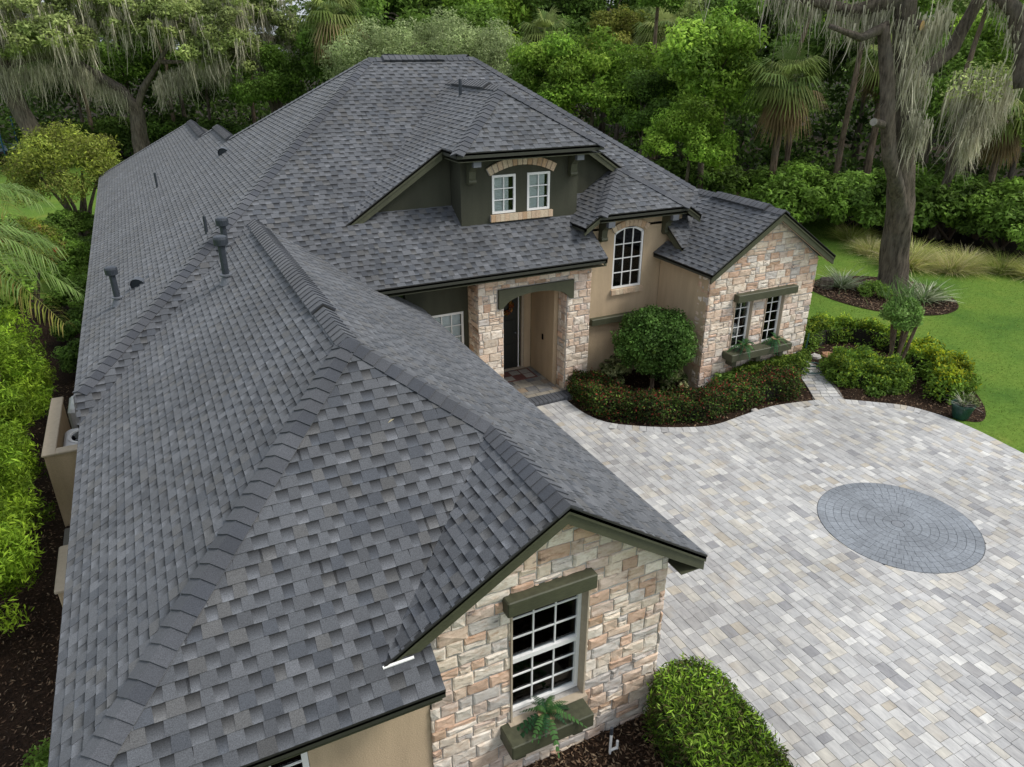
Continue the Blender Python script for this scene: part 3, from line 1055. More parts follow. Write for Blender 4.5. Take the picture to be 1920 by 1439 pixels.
# near gable (stone backing), front face at y=-0.62
NW = (2.84, 0.84, 3.77, 2.52)                       # window opening x0,z0,x1,z1
near_wall = rect_wall(1.93, 4.82, -0.62, -0.05, 2.40, [NW], 0.12, 'mortar')
wall([(1.93, -0.62, 2.401), (4.82, -0.62, 2.401), (4.82, -0.62, zD(4.82, 0) - 0.06), (3.341, -0.62, 3.62), (1.93, -0.62, zC(1.93, 0) - 0.06)], (0, 0.12, 0), 'mortar')
for (a, b) in ((NW[0] - 0.012, NW[0] + 0.006), (NW[2] - 0.006, NW[2] + 0.012)):
    mb = MB(); mb.box(a, -0.655, NW[1], b, -0.44, NW[3]); part(mb, 'window_reveal', MAT['soffit'])
# stucco walls of the garage wing
rect_wall(-0.95, 1.915, -0.60, -0.05, 2.19, [(-0.35, 0.75, 0.66, 2.10)], 0.15, 'tan')
wall([(-0.95, -0.45, -0.05), (-0.80, -0.45, -0.05), (-0.80, 6.0, -0.05), (-0.95, 6.0, -0.05)], (0, 0, 2.27), 'tan')
wall([(4.70, -0.50, -0.05), (4.82, -0.50, -0.05), (4.82, 8.55, -0.05), (4.70, 8.55, -0.05)], (0, 0, 2.35), 'tan')
wall([(-0.99, 6.1, -0.05), (-0.84, 6.1, -0.05), (-0.84, 29.8, -0.05), (-0.99, 29.8, -0.05)], (0, 0, 2.62), 'tan')
# recessed dark green wall beside the porch
rect_wall(4.83, 6.28, 8.60, -0.05, 3.45, [(5.12, 0.85, 6.18, 2.30)], 0.15, 'green')
# tan wall right of the porch with arched window
TW = (10.00, 2.31, 10.86, 3.69)
def tower_wall():
    mb = MB()
    y, th = 8.45, 0.15
    mb.box(9.17, y, -0.05, TW[0], y + th, 3.69)
    mb.box(TW[0], y, -0.05, TW[2], y + th, TW[1])
    mb.box(TW[2], y, -0.05, 11.40, y + th, 3.69)
    mb.box(11.40, y, 2.9, 11.95, y + th, 3.69)
    arc = [(TW[0] + (TW[2] - TW[0]) * t, TW[3] + 0.13 * (1 - (2 * t - 1) ** 2)) for t in np.linspace(0, 1, 13)]
    # wall above the arch
    top = 4.10
    for (xa, za), (xb, zb) in zip(arc[:-1], arc[1:]):
        mb.prism([(xa, y, za), (xb, y, zb), (xb, y, top), (xa, y, top)], (0, th, 0))
    mb.prism([(9.17, y, 3.691), (TW[0], y, 3.691), (TW[0], y, top), (9.52, y, top), (9.17, y, 3.95)], (0, th, 0))
    mb.prism([(TW[2], y, 3.691), (11.95, y, 3.691), (11.95, y, 3.95), (11.55, y, top), (TW[2], y, top)], (0, th, 0))
    part(mb, 'wall', MAT['tan'])
    return arc
arc = tower_wall()
# left flank of the right gable
wall([(11.40, 6.62, -0.05), (11.55, 6.62, -0.05), (11.55, 8.44, -0.05), (11.40, 8.44, -0.05)], (0, 0, 3.02), 'tan')
# right gable backing wall
RW1 = (12.22, 1.02, 12.76, 2.30); RW2 = (13.20, 1.02, 13.76, 2.30)
right_wall = rect_wall(11.42, 14.68, 6.55, -0.05, 2.95, [RW1, RW2], 0.12, 'mortar')
wall([(11.42, 6.55, 2.951), (14.68, 6.55, 2.951), (14.68, 6.55, 3.08), (13.05, 6.55, Rz - 0.13), (11.42, 6.55, 3.08)], (0, 0.12, 0), 'mortar')
wall([(14.53, 6.68, -0.05), (14.68, 6.68, -0.05), (14.68, 22, -0.05), (14.53, 22, -0.05)], (0, 0, 3.0), 'tan')
for h in (RW1, RW2):
    for (a, b) in ((h[0] - 0.012, h[0] + 0.006), (h[2] - 0.006, h[2] + 0.012)):
        mb = MB(); mb.box(a, 6.515, h[1], b, 6.72, h[3]); part(mb, 'window_reveal', MAT['soffit'])
# dormer walls
rect_wall(6.29, 9.18, 8.87, 4.0, 5.56, [(7.02, 4.33, 7.60, 5.17), (7.88, 4.33, 8.46, 5.17)], 0.15, 'green')
wall([(6.29, 9.02, 4.0), (6.41, 9.02, 4.0), (6.41, 9.6, 4.0), (6.29, 9.6, 4.0)], (0, 0, 1.56), 'green')
wall([(9.06, 9.02, 4.0), (9.18, 9.02, 4.0), (9.18, 9.6, 4.0), (9.06, 9.6, 4.0)], (0, 0, 1.56), 'green')
wall([(3.98, 9.42, 4.24), (6.28, 9.42, 4.24), (6.28, 9.42, 5.72), (6.0, 9.42, 5.62)], (0, 0.1, 0), 'green')
wall([(9.19, 9.42, 4.24), (11.56, 9.42, 4.24), (9.54, 9.42, 5.62), (9.19, 9.42, 5.72)], (0, 0.1, 0), 'green')

# porch ---------------------------------------------------------------
PX0, PX1, PY = 6.30, 9.14, 8.05
OX0, OX1, OZ = 6.90, 8.53, 2.43
porch_wall = rect_wall(PX0, PX1, PY, -0.05, 3.14, [(OX0, -0.06, OX1, 2.80)], 0.40, 'mortar', 'porch_wall')
wall([(8.42, 8.46, -0.05), (8.53, 8.46, -0.05), (8.53, 9.62, -0.05), (8.42, 9.62, -0.05)], (0, 0, 3.2), 'tan', 'entry_wall')
wall([(6.28, 8.61, -0.05), (6.40, 8.61, -0.05), (6.40, 9.62, -0.05), (6.28, 9.62, -0.05)], (0, 0, 3.2), 'tan', 'entry_wall')
rect_wall(6.41, 8.41, 9.62, -0.05, 3.2, [(7.10, 0.10, 8.22, 2.45)], 0.12, 'tan', 'entry_wall')
mb = MB(); mb.box(6.42, 8.46, 2.95, 8.41, 9.6, 3.0); part(mb, 'entry_ceiling', MAT['tan'])
# floor of the porch: slate pavers
mb = MB(); mb.box(6.42, 7.93, -0.02, 8.41, 9.61, 0.12); floor = part(mb, 'porch_floor', MAT['sand'])
fl = Pieces()
y = 7.93
while y < 9.55:
    hgt = float(rng.choice([0.16, 0.24])); x = 6.42
    while x < 8.40:
        w = float(rng.choice([0.2, 0.28, 0.36])); xb = min(x + w, 8.41); yb = min(y + hgt, 9.6)
        if xb - x > 0.03:
            mb = MB(); slab(mb, [(x + .004, y + .004), (xb - .004, y + .004), (xb - .004, yb - .004), (x + .004, yb - .004)], 0.11, 0.137 + rng.normal() * .001,
                            pick([((0.20, 0.19, 0.17), 3), ((0.27, 0.245, 0.20), 3), ((0.15, 0.15, 0.15), 2), ((0.24, 0.19, 0.14), 1.5)]))
            fl.add(mb, w)
        x = xb
    y += hgt
fl.build('paver', 'small_pavers', floor, MAT['paver'], 300)
# step edge of dark bull-nosed bricks with pale joints
mb = MB(); mb.box(6.60, 7.62, -0.02, 8.52, 7.93, 0.118); step = part(mb, 'step', MAT['soffit'])
for k in range(17):
    x0 = 6.62 + k * 0.111
    mb = MB()
    prof = [(7.60, 0.03), (7.597, 0.10), (7.606, 0.128), (7.63, 0.142), (7.70, 0.146), (7.925, 0.146), (7.925, 0.03)]
    mb.prism([(x0, a, b) for a, b in prof], (0.098, 0, 0), (0.075, 0.08, 0.09))
    part(mb, 'step_brick', MAT['dark_paver'], step)

# stones ------------------------------------------------------------
STONE_COL = [((0.68, 0.595, 0.495), 5), ((0.72, 0.66, 0.58), 4.8), ((0.64, 0.51, 0.405), 4), ((0.60, 0.43, 0.325), 3.0), ((0.44, 0.32, 0.23), 0.8), ((0.52, 0.49, 0.46), 1.6), ((0.60, 0.495, 0.425), 3)]

def cut_rects(r, holes):
    out = [r]
    for h in holes:
        nxt = []
        for (x0, y0, x1, y1) in out:
            if h[0] >= x1 or h[2] <= x0 or h[1] >= y1 or h[3] <= y0: nxt.append((x0, y0, x1, y1)); continue
            if x0 < h[0]: nxt.append((x0, y0, h[0], y1))
            if x1 > h[2]: nxt.append((h[2], y0, x1, y1))
            xa, xb = max(x0, h[0]), min(x1, h[2])
            if y0 < h[1]: nxt.append((xa, y0, xb, h[1]))
            if y1 > h[3]: nxt.append((xa, h[3], xb, y1))
        out = nxt
    return out

def stone_cells(w, h, ch, cw):
    y = -rng.uniform(0, ch[0])
    cells = []
    while y < h:
        H = rng.uniform(*ch)
        x = -rng.uniform(0, cw[1])
        while x < w:
            W = rng.uniform(*cw)
            d0, d1 = rng.uniform(-.012, .012, 2)
            u = rng.random()
            if u < 0.20 and W > 0.18:
                s = rng.uniform(0.4, 0.6); cells += [(x, y + d0, x + W, y + H * s), (x, y + H * s, x + W, y + H + d1)]
            elif u < 0.34 and W > 0.26:
                k = rng.uniform(0.38, 0.62); s = rng.uniform(0.4, 0.6)
                if rng.random() < .5: cells += [(x, y + d0, x + W * k, y + H), (x + W * k, y, x + W, y + H * s), (x + W * k, y + H * s, x + W, y + H + d1)]
                else: cells += [(x + W * k, y + d0, x + W, y + H), (x, y, x + W * k, y + H * s), (x, y + H * s, x + W * k, y + H + d1)]
            else: cells.append((x, y + d0, x + W, y + H + d1))
            x += W
        y += H
    return cells

stones = Pieces()
def stone_wall(org, U, N, w, h, holes=(), clip=None, ch=(0.13, 0.20), cw=(0.15, 0.40), depth=0.019, par=None):
    org, U, N = Vector(org), Vector(U), Vector(N); Zv = Vector((0, 0, 1))
    for c in stone_cells(w, h, ch, cw):
        r = (max(c[0], 0), max(c[1], 0), min(c[2], w), min(c[3], h))
        if r[2] - r[0] < 0.03 or r[3] - r[1] < 0.03: continue
        for (x0, y0, x1, y1) in cut_rects(r, holes):
            if x1 - x0 < 0.03 or y1 - y0 < 0.03: continue
            P = [(x0, y0), (x1, y0), (x1, y1), (x0, y1)]
            if clip is not None:
                P = dedupe(clip_convex(P, clip))
                if len(P) < 3 or abs(area2(P)) < 0.002: continue
            P = inset_poly(P, 0.008)
            if len(P) < 3 or abs(area2(P)) < 0.001: continue
            # add points along the long sides, then roughen
            O = []
            for i in range(len(P)):
                p, q = P[i], P[(i + 1) % len(P)]
                O.append(p)
                k = int(math.dist(p, q) / 0.10)
                for t in range(1, k + 1):
                    f = t / (k + 1); O.append((p[0] + (q[0] - p[0]) * f, p[1] + (q[1] - p[1]) * f))
            n = len(O)
            cx = sum(p[0] for p in O) / n; cy = sum(p[1] for p in O) / n
            O = [(p[0] + rng.normal() * .0035, p[1] + rng.normal() * .0035) for p in O]
            dd = depth * rng.uniform(0.7, 1.25)
            tilt = rng.normal(size=2) * 0.05
            bev = min(0.022, 0.28 * min(x1 - x0, y1 - y0))
            def P3_(p, d): return org + U * p[0] + Zv * p[1] + N * d
            ring0 = [P3_(p, -0.01) for p in O]
            ring1 = [P3_(p, dd * 0.55 + rng.normal() * 0.003) for p in O]
            inn = []
            for p in O:
                vx, vy = cx - p[0], cy - p[1]; l = math.hypot(vx, vy) + 1e-6
                s_ = min(bev / l, 0.45)
                q = (p[0] + vx * s_, p[1] + vy * s_)
                inn.append(P3_(q, dd + (q[0] - cx) * tilt[0] + (q[1] - cy) * tilt[1] + rng.normal() * 0.0035))
            cen = P3_((cx, cy), dd * 1.06 + rng.normal() * 0.006)
            v = ring0 + ring1 + inn + [cen]
            f = []
            for i in range(n):
                j = (i + 1) % n
                f += [(i, j, n + j, n + i), (n + i, n + j, 2 * n + j, 2 * n + i), (2 * n + i, 2 * n + j, 3 * n)]
            mb = MB(); mb.add(v, f, pick(STONE_COL, 0.09))
            stones.add(mb, in_view_size(P3_((cx, cy), dd), abs(area2(O)), N), par)

X, Yv = (1, 0, 0), (0, 1, 0)
gz = lambda x: (zC(x, 0) if x < 3.341 else zD(x, 0)) - 0.16
stone_wall((1.90, -0.62, 0), X, (0, -1, 0), 2.95, 3.62, [(NW[0] - 1.90, NW[1], NW[2] - 1.90, NW[3])],
           [(0, 0), (2.95, 0), (2.95, gz(4.85)), (1.441, 3.60), (0, gz(1.90))], par=near_wall)
stone_wall((4.82, -0.60, 0), Yv, (1, 0, 0), 0.5, 2.3, par=near_wall)
stone_wall((11.38, 6.55, 0), X, (0, -1, 0), 3.33, 4.2, [(h[0] - 11.38, h[1], h[2] - 11.38, h[3]) for h in (RW1, RW2)],
           [(0, 0), (3.33, 0), (3.33, 3.02), (1.67, Rz - 0.12), (0, 3.02)], ch=(0.145, 0.20), cw=(0.16, 0.40), par=right_wall)
stone_wall((11.42, 6.98, 0), (0, -1, 0), (-1, 0, 0), 0.40, 2.98, ch=(0.145, 0.20), cw=(0.2, 0.4), par=right_wall)
stone_wall((PX0 - 0.02, PY, 0), X, (0, -1, 0), PX1 - PX0 + 0.04, 3.13, [(OX0 - PX0 + 0.02, -1, OX1 - PX0 + 0.02, OZ), (6.74 - PX0 + .02, OZ, 8.68 - PX0 + .02, 2.88)], ch=(0.14, 0.20), cw=(0.15, 0.36), par=porch_wall)
stone_wall((PX0, 8.60, 0), (0, -1, 0), (-1, 0, 0), 0.53, 3.12, ch=(0.14, 0.20), cw=(0.18, 0.36), par=porch_wall)
stone_wall((OX1, 8.44, 0), (0, -1, 0), (-1, 0, 0), 0.37, 2.75, ch=(0.14, 0.20), cw=(0.16, 0.30), par=porch_wall)
stones.build('stone', 'small_stones', house, MAT['stone'], 300)

# arched olive beam over the porch
mb = MB()
xs = np.linspace(6.76, 8.66, 25)
def arch_z(x):
    if x < 6.90: return 2.43
    if x > 8.53: return 2.43
    t = (x - 6.90) / (8.53 - 6.90) * 2 - 1
    return 2.45 + 0.27 * math.sqrt(max(0, 1 - t * t))
for a, b in zip(xs[:-1], xs[1:]):
    mb.prism([(a, PY - 0.075, arch_z(a)), (b, PY - 0.075, arch_z(b)), (b, PY - 0.075, 2.87), (a, PY - 0.075, 2.87)], (0, 0.47, 0))
part(mb, 'arched_beam', MAT['trim'])

# windows -------------------------------------------------------------
def window(x0, z0, x1, z1, y, cols, rows, fr=0.05, mu=0.018, blind=False, mid=None, bars=True, arch=None, tint=None):
    """white framed window facing -Y; child parts frame, muntins, panes"""
    mb = MB()
    mb.box(x0, y, z0, x1, y + 0.05, z0 + fr); mb.box(x0, y, z0 + fr, x0 + fr, y + 0.05, z1 - (fr if not arch else 0)); mb.box(x1 - fr, y, z0 + fr, x1, y + 0.05, z1 - (fr if not arch else 0))
    if arch:
        n = len(arch)
        inner = [(x0 + fr + (px - x0) / (x1 - x0) * (x1 - x0 - 2 * fr), pz - fr) for px, pz in arch]
        for i in range(n - 1):
            mb.prism([(inner[i][0], y, inner[i][1]), (inner[i + 1][0], y, inner[i + 1][1]), (arch[i + 1][0], y, arch[i + 1][1]), (arch[i][0], y, arch[i][1])], (0, 0.05, 0))
    else:
        mb.box(x0, y, z1 - fr, x1, y + 0.05, z1)
    w = part(mb, 'window', MAT['white'])
    gx0, gx1, gz0, gz1 = x0 + fr, x1 - fr, z0 + fr, z1 - fr
    zt = gz1
    def top(xx):
        if not arch: return gz1
        t = (xx - x0) / (x1 - x0) * 2 - 1
        return z1 + 0.13 * (1 - t * t) - fr
    sashes = [(gz0, gz1, rows)] if mid is None else [(gz0, mid - 0.03, rows[0]), (mid + 0.03, gz1, rows[1])]
    if mid is not None:
        m = MB(); m.box(gx0, y - 0.012, mid - 0.03, gx1, y + 0.045, mid + 0.03); part(m, 'meeting_rail', MAT['white'], w)
    for si, (a, b, rws) in enumerate(sashes):
        dy = 0.012 if (mid is not None and si == 0) else 0.0
        for c in range(1, cols):
            xx = gx0 + (gx1 - gx0) * c / cols
            m = MB(); m.box(xx - mu / 2, y + 0.010 + dy, a, xx + mu / 2, y + 0.028 + dy, top(xx) if arch else b); part(m, 'muntin', MAT['white'], w)
        for r in range(1, rws):
            zz = a + (b - a) * r / rws if not arch else a + (b + 0.1 - a) * r / rws
            for c in range(cols):
                xa = gx0 + (gx1 - gx0) * c / cols + (mu / 2 if c else 0); xb = gx0 + (gx1 - gx0) * (c + 1) / cols - (mu / 2 if c < cols - 1 else 0)
                m = MB(); m.box(xa, y + 0.011 + dy, zz - mu / 2, xb, y + 0.027 + dy, zz + mu / 2); part(m, 'muntin', MAT['white'], w)
        for c in range(cols):
            for r in range(rws):
                xa = gx0 + (gx1 - gx0) * c / cols; xb = gx0 + (gx1 - gx0) * (c + 1) / cols
                bt = b + 0.1 if arch else b
                za = a + (bt - a) * r / rws; zb = a + (bt - a) * (r + 1) / rws
                if arch and r == rws - 1:
                    m = MB(); m.prism([(xa, y + 0.030 + dy, za), (xb, y + 0.030 + dy, za), (xb, y + 0.030 + dy, top(xb)), ((xa + xb) / 2, y + 0.030 + dy, top((xa + xb) / 2)), (xa, y + 0.030 + dy, top(xa))], (0, 0.006, 0))
                else:
                    m = MB(); m.box(xa, y + 0.030 + dy, za, xb, y + 0.036 + dy, zb)
                part(m, 'pane', MAT['glass'], w)
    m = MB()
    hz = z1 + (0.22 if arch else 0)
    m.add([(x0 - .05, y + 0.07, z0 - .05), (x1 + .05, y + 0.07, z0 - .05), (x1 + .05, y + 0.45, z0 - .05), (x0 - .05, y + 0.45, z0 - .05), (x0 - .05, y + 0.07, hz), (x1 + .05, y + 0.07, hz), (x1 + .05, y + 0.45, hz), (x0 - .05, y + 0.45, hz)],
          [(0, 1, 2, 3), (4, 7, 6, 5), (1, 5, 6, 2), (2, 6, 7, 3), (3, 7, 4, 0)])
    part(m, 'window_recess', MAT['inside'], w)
    if blind:
        m = MB(); zz = gz0
        while zz < gz1:
            m.prism([(gx0, y + 0.055, zz), (gx1 - blind, y + 0.055, zz), (gx1 - blind, y + 0.075, zz + 0.028), (gx0, y + 0.075, zz + 0.028)], (0, 0.002, 0.002)); zz += 0.034
        part(m, 'blind', MAT['blind'], w, kind='stuff')
        m = MB(); m.box(gx0, y + 0.0645, gz0, gx1 - blind, y + 0.0665, gz1); part(m, 'curtain', MAT['blind'], w)
    return w

window(NW[0] + 0.008, NW[1] + 0.02, NW[2] - 0.008, NW[3] - 0.0, -0.525, 3, (3, 3), 0.045, 0.015, mid=1.63)
window(-0.34, 0.76, 0.655, 2.09, -0.60, 3, 4, 0.06, 0.02)
for h in (RW1, RW2):
    window(h[0] + 0.008, h[1] + 0.01, h[2] - 0.008, h[3], 6.61, 2, 5, 0.035, 0.013, blind=(0.01 if h is RW2 else False))
window(7.025, 4.335, 7.595, 5.165, 8.86, 2, 3, 0.05, 0.022, blind=0.10)
window(7.885, 4.335, 8.455, 5.165, 8.86, 2, 3, 0.05, 0.022, blind=0.06)
window(TW[0] + .005, TW[1] + .005, TW[2] - .005, TW[3], 8.47, 3, 4, 0.045, 0.022, arch=[(TW[0] + .005 + (TW[2] - TW[0] - .01) * t, TW[3] + 0.13 * (1 - (2 * t - 1) ** 2) - .004) for t in np.linspace(0, 1, 13)])
window(5.13, 0.86, 6.17, 2.29, 8.62, 4, 5, 0.05, 0.02, blind=0.01)

# lintels, flower shelves
def beam(x0, y0, z0, x1, y1, z1, name):
    mb = MB(); mb.bevbox(x0, y0, z0, x1, y1, z1, 0.012); return part(mb, name, MAT['trim'])
beam(2.74, -0.765, 2.50, 3.80, -0.58, 2.68, 'lintel')
beam(12.15, 6.37, 2.27, 14.02, 6.58, 2.45, 'lintel')
beam(9.40, 8.30, 1.50, 10.95, 8.47, 1.66, 'lintel')
def shelf(x0, x1, y0, y1, z0, z1, brs):
    s = beam(x0, y0, z0, x1, y1, z1, 'flower_shelf')
    for b in brs:
        mb = MB(); mb.bevbox(b - 0.07, y0 + 0.10, z0 - 0.17, b + 0.07, y1, z0 - 0.001, 0.012); part(mb, 'shelf_bracket', MAT['trim'], s)
shelf(2.70, 3.74, -0.95, -0.60, 0.665, 0.85, (2.86, 3.60))
mb = MB(); mb.box(2.80, -0.70, 0.775, 3.80, -0.60, 0.86); part(mb, 'window_sill', MAT['soffit'])
shelf(12.02, 13.94, 6.20, 6.57, 0.86, 1.04, (12.22, 12.98, 13.72))

# brick arches and sills
def brick_arch(cx, w, z_spring, rise, thick, y, n, proud=0.06):
    R = (w * w / 4 + rise * rise) / (2 * rise); zc = z_spring + rise - R
    half = math.asin(w / 2 / R)
    g = part((lambda m: (m.prism([(cx + (R + 0.01) * math.sin(a), y, zc + (R + 0.01) * math.cos(a)) for a in np.linspace(-half, half, 9)] + [(cx + (R + thick - .01) * math.sin(a), y, zc + (R + thick - .01) * math.cos(a)) for a in np.linspace(half, -half, 9)], (0, -proud * .6, 0)), m)[1])(MB()), 'window_arch', MAT['mortar'])
    for k in range(n):
        a0 = -half + 2 * half * k / n + 0.006; a1 = -half + 2 * half * (k + 1) / n - 0.006
        P = [(cx + r * math.sin(a), y, zc + r * math.cos(a)) for r, a in ((R, a0), (R, a1), (R + thick, a1), (R + thick, a0))]
        mb = MB(); mb.prism(P, (0, -proud + rng.normal() * .003, 0), pick([((0.56, 0.42, 0.29), 3), ((0.60, 0.49, 0.35), 2), ((0.50, 0.34, 0.21), 2)]))
        part(mb, 'brick', MAT['brick'], g)
brick_arch(7.74, 1.56, 5.16, 0.20, 0.18, 8.87, 14)
brick_arch(10.43, 0.94, 3.705, 0.13, 0.15, 8.45, 9)
def brick_sill(x0, x1, z0, z1, y, n, proud=0.07):
    g = part((lambda m: (m.box(x0, y - proud * .6, z0 + .005, x1, y, z1 - .005), m)[1])(MB()), 'window_sill', MAT['mortar'])
    for k in range(n):
        a = x0 + (x1 - x0) * k / n + .003; b = x0 + (x1 - x0) * (k + 1) / n - .003
        mb = MB(); mb.box(a, y - proud + rng.normal() * .002, z0, b, y - 0.002, z1, pick([((0.56, 0.42, 0.29), 3), ((0.60, 0.49, 0.35), 2), ((0.50, 0.34, 0.21), 2)]))
        part(mb, 'brick', MAT['brick'], g)
brick_sill(6.97, 8.52, 4.17, 4.32, 8.87, 14)
brick_sill(9.97, 10.89, 2.18, 2.305, 8.45, 8)

# corbels (carved brackets) under the dormer and tower eaves
def corbel(x, y, ztop, h=0.55, d=0.42, w=0.15):
    mb = MB()
    prof = [(0, 0), (-d, 0), (-d, -0.10), (-d * 0.72, -0.13), (-d * 0.40, -h * 0.45), (-d * 0.34, -h * 0.78), (0, -h * 0.78)]
    mb.prism([(x - w / 2, y + a, ztop + b) for a, b in prof], (w, 0, 0))
    c = part(mb, 'corbel', MAT['trim'])
    m = MB()
    m.prism([(x - w / 2 - .012, y - d - .012, ztop - .13), (x + w / 2 + .012, y - d - .012, ztop - .13), (x + w / 2 + .012, y - d - .012, ztop - .002), (x - w / 2 - .012, y - d - .012, ztop - .002)], (0, 0.10, 0))
    part(m, 'corbel_cap', MAT['flash'], c)
    m = MB(); zc = ztop - h * 0.84; yc = y - d * 0.22
    m.prism([(x - w / 2 - .01, yc + 0.085 * math.cos(a), zc + 0.065 * math.sin(a)) for a in np.linspace(0, 2 * math.pi, 12, endpoint=False)], (w + .02, 0, 0))
    part(m, 'corbel_roll', MAT['trim'], c)
corbel(6.50, 8.86, 5.555); corbel(8.98, 8.86, 5.555)
corbel(9.62, 8.44, 4.08); corbel(11.42, 8.44, 4.08)

# front door ------------------------------------------------------------
mb = MB(); mb.box(7.10, 9.64, 0.14, 7.16, 9.72, 2.40); mb.box(8.16, 9.64, 0.14, 8.22, 9.72, 2.40); mb.box(7.10, 9.64, 2.40, 8.22, 9.72, 2.45); part(mb, 'door_frame', MAT['soffit'])
mb = MB(); mb.box(7.17, 9.67, 0.15, 8.06, 9.71, 2.39)
for zz in (0.3, 0.95, 1.6):
    for xx in (7.27, 7.66): mb.bevbox(xx, 9.655, zz, xx + 0.30, 9.67, zz + 0.52, 0.008)
door = part(mb, 'door', flat_mat('door_paint', (0.016, 0.018, 0.014), 0.45, 10, 0.1, 0.05))
mb = MB(); mb.lathe([(0.012, 0), (0.03, 0.01), (0.03, 0.03), (0.012, 0.045)], (7.98, 9.63, 1.10), 10); part(mb, 'handle', MAT['flash'], door)
mb = MB(); mb.box(8.07, 9.655, 0.15, 8.095, 9.72, 2.39); part(mb, 'door_edge_strip', MAT['white'], door)
mb = MB(); mb.box(7.10, 9.58, 0.137, 8.22, 9.72, 0.155); part(mb, 'threshold', MAT['soffit'])
mb = MB(); mb.box(8.40, 8.95, 1.10, 8.418, 9.01, 1.24); part(mb, 'doorbell_panel', MAT['inside'])

# roof penetrations ----------------------------------------------------
def vent_pipe(x, y, z, lean, h=0.62, r=0.058, cap=True):
    mb = MB()
    mb.lathe([(r, -0.12), (r, h)], (x, y, z), 14)
    p = part(mb, 'vent_pipe', MAT['pipe'], roof)
    m = MB(); m.lathe([(r + 0.075, -0.03), (r + .05, 0.02), (r + 0.012, 0.11), (r + 0.045, 0.125), (r + 0.045, 0.15), (r + 0.002, 0.155)], (x, y, z), 14)
    part(m, 'pipe_collar', MAT['flash'], p)
    if cap:
        m = MB(); m.lathe([(r + 0.02, h - 0.02), (r + 0.055, h), (r + 0.06, h + 0.10), (r + 0.05, h + 0.135), (r + 0.02, h + 0.15), (0.01, h + 0.155)], (x, y, z), 16)
        part(m, 'pipe_cap', MAT['pipe'], p, smooth=False)
vent_pipe(-0.62, 9.75, zE(-0.62, 0), 0, 0.60)
vent_pipe(1.23, 7.21, zA(1.23, 0), 0, 0.66)
vent_pipe(1.44, 8.90, zF(0, 8.90), 0, 0.50)
def thin_pipe(x, y, z, h=0.34, r=0.032):
    mb = MB(); mb.lathe([(r, -0.1), (r, h), (r * 0.7, h), (r * 0.7, h - 0.05)], (x, y, z), 10); part(mb, 'vent_pipe', MAT['pipe'], roof)
thin_pipe(1.20, 9.83, zE(1.20, 0)); thin_pipe(0.59, 18.3, zE(0.59, 0), 0.42); thin_pipe(7.39, 11.41, zK(7.39, 0), 0.36, 0.04)
MAT['hood'] = flat_mat('hood_metal', (0.075, 0.085, 0.10), 0.4, 20, .1, 0)
def hood(x, y):
    """half-round exhaust hood lying on the left slope, mouth downhill"""
    z = zE(x, y); n = Vector((-0.65, 0, 1)).normalized(); dn = Vector((-0.40, -0.92, -0.26)).normalized(); ac = n.cross(dn).normalized()
    o = Vector((x, y, z)) + n * 0.012
    mb = MB(); v = []; f = []
    K = 10
    for s_, r in ((0.0, 0.15), (-0.12, 0.14), (-0.22, 0.06)):
        for k in range(K + 1):
            a = math.pi * k / K
            v.append(o + dn * s_ + ac * (math.cos(a) * r) + n * (math.sin(a) * r * 1.0))
    for rr_ in (0, K + 1):
        for k in range(K): f.append((rr_ + k, rr_ + k + 1, rr_ + K + 2 + k, rr_ + K + 1 + k))
    mb.add(v, f, (.1, .1, .1))
    h_ = part(mb, 'exhaust_hood', MAT['hood'], roof)
    m = MB(); m.add([o + dn * -0.02 + ac * (math.cos(math.pi * k / K) * 0.14) + n * (math.sin(math.pi * k / K) * 0.14) for k in range(K + 1)], [tuple(range(K + 1))])
    part(m, 'hood_mouth', MAT['pipe'], h_)
    m = MB(); m.prism([o + dn * 0.05 + ac * 0.2 - n * .008, o + dn * 0.05 - ac * 0.2 - n * .008, o - dn * 0.34 - ac * 0.2 - n * .008, o - dn * 0.34 + ac * 0.2 - n * .008], tuple(n * 0.006)); part(m, 'hood_flange', MAT['pipe'], h_)
hood(-0.22, 9.90); hood(2.33, 15.92)

# ------------------------------------------------------------------ plants: builders
def rand_unit(R, n):
    v = R.normal(size=(n, 3)); return v / np.linalg.norm(v, axis=1, keepdims=True)


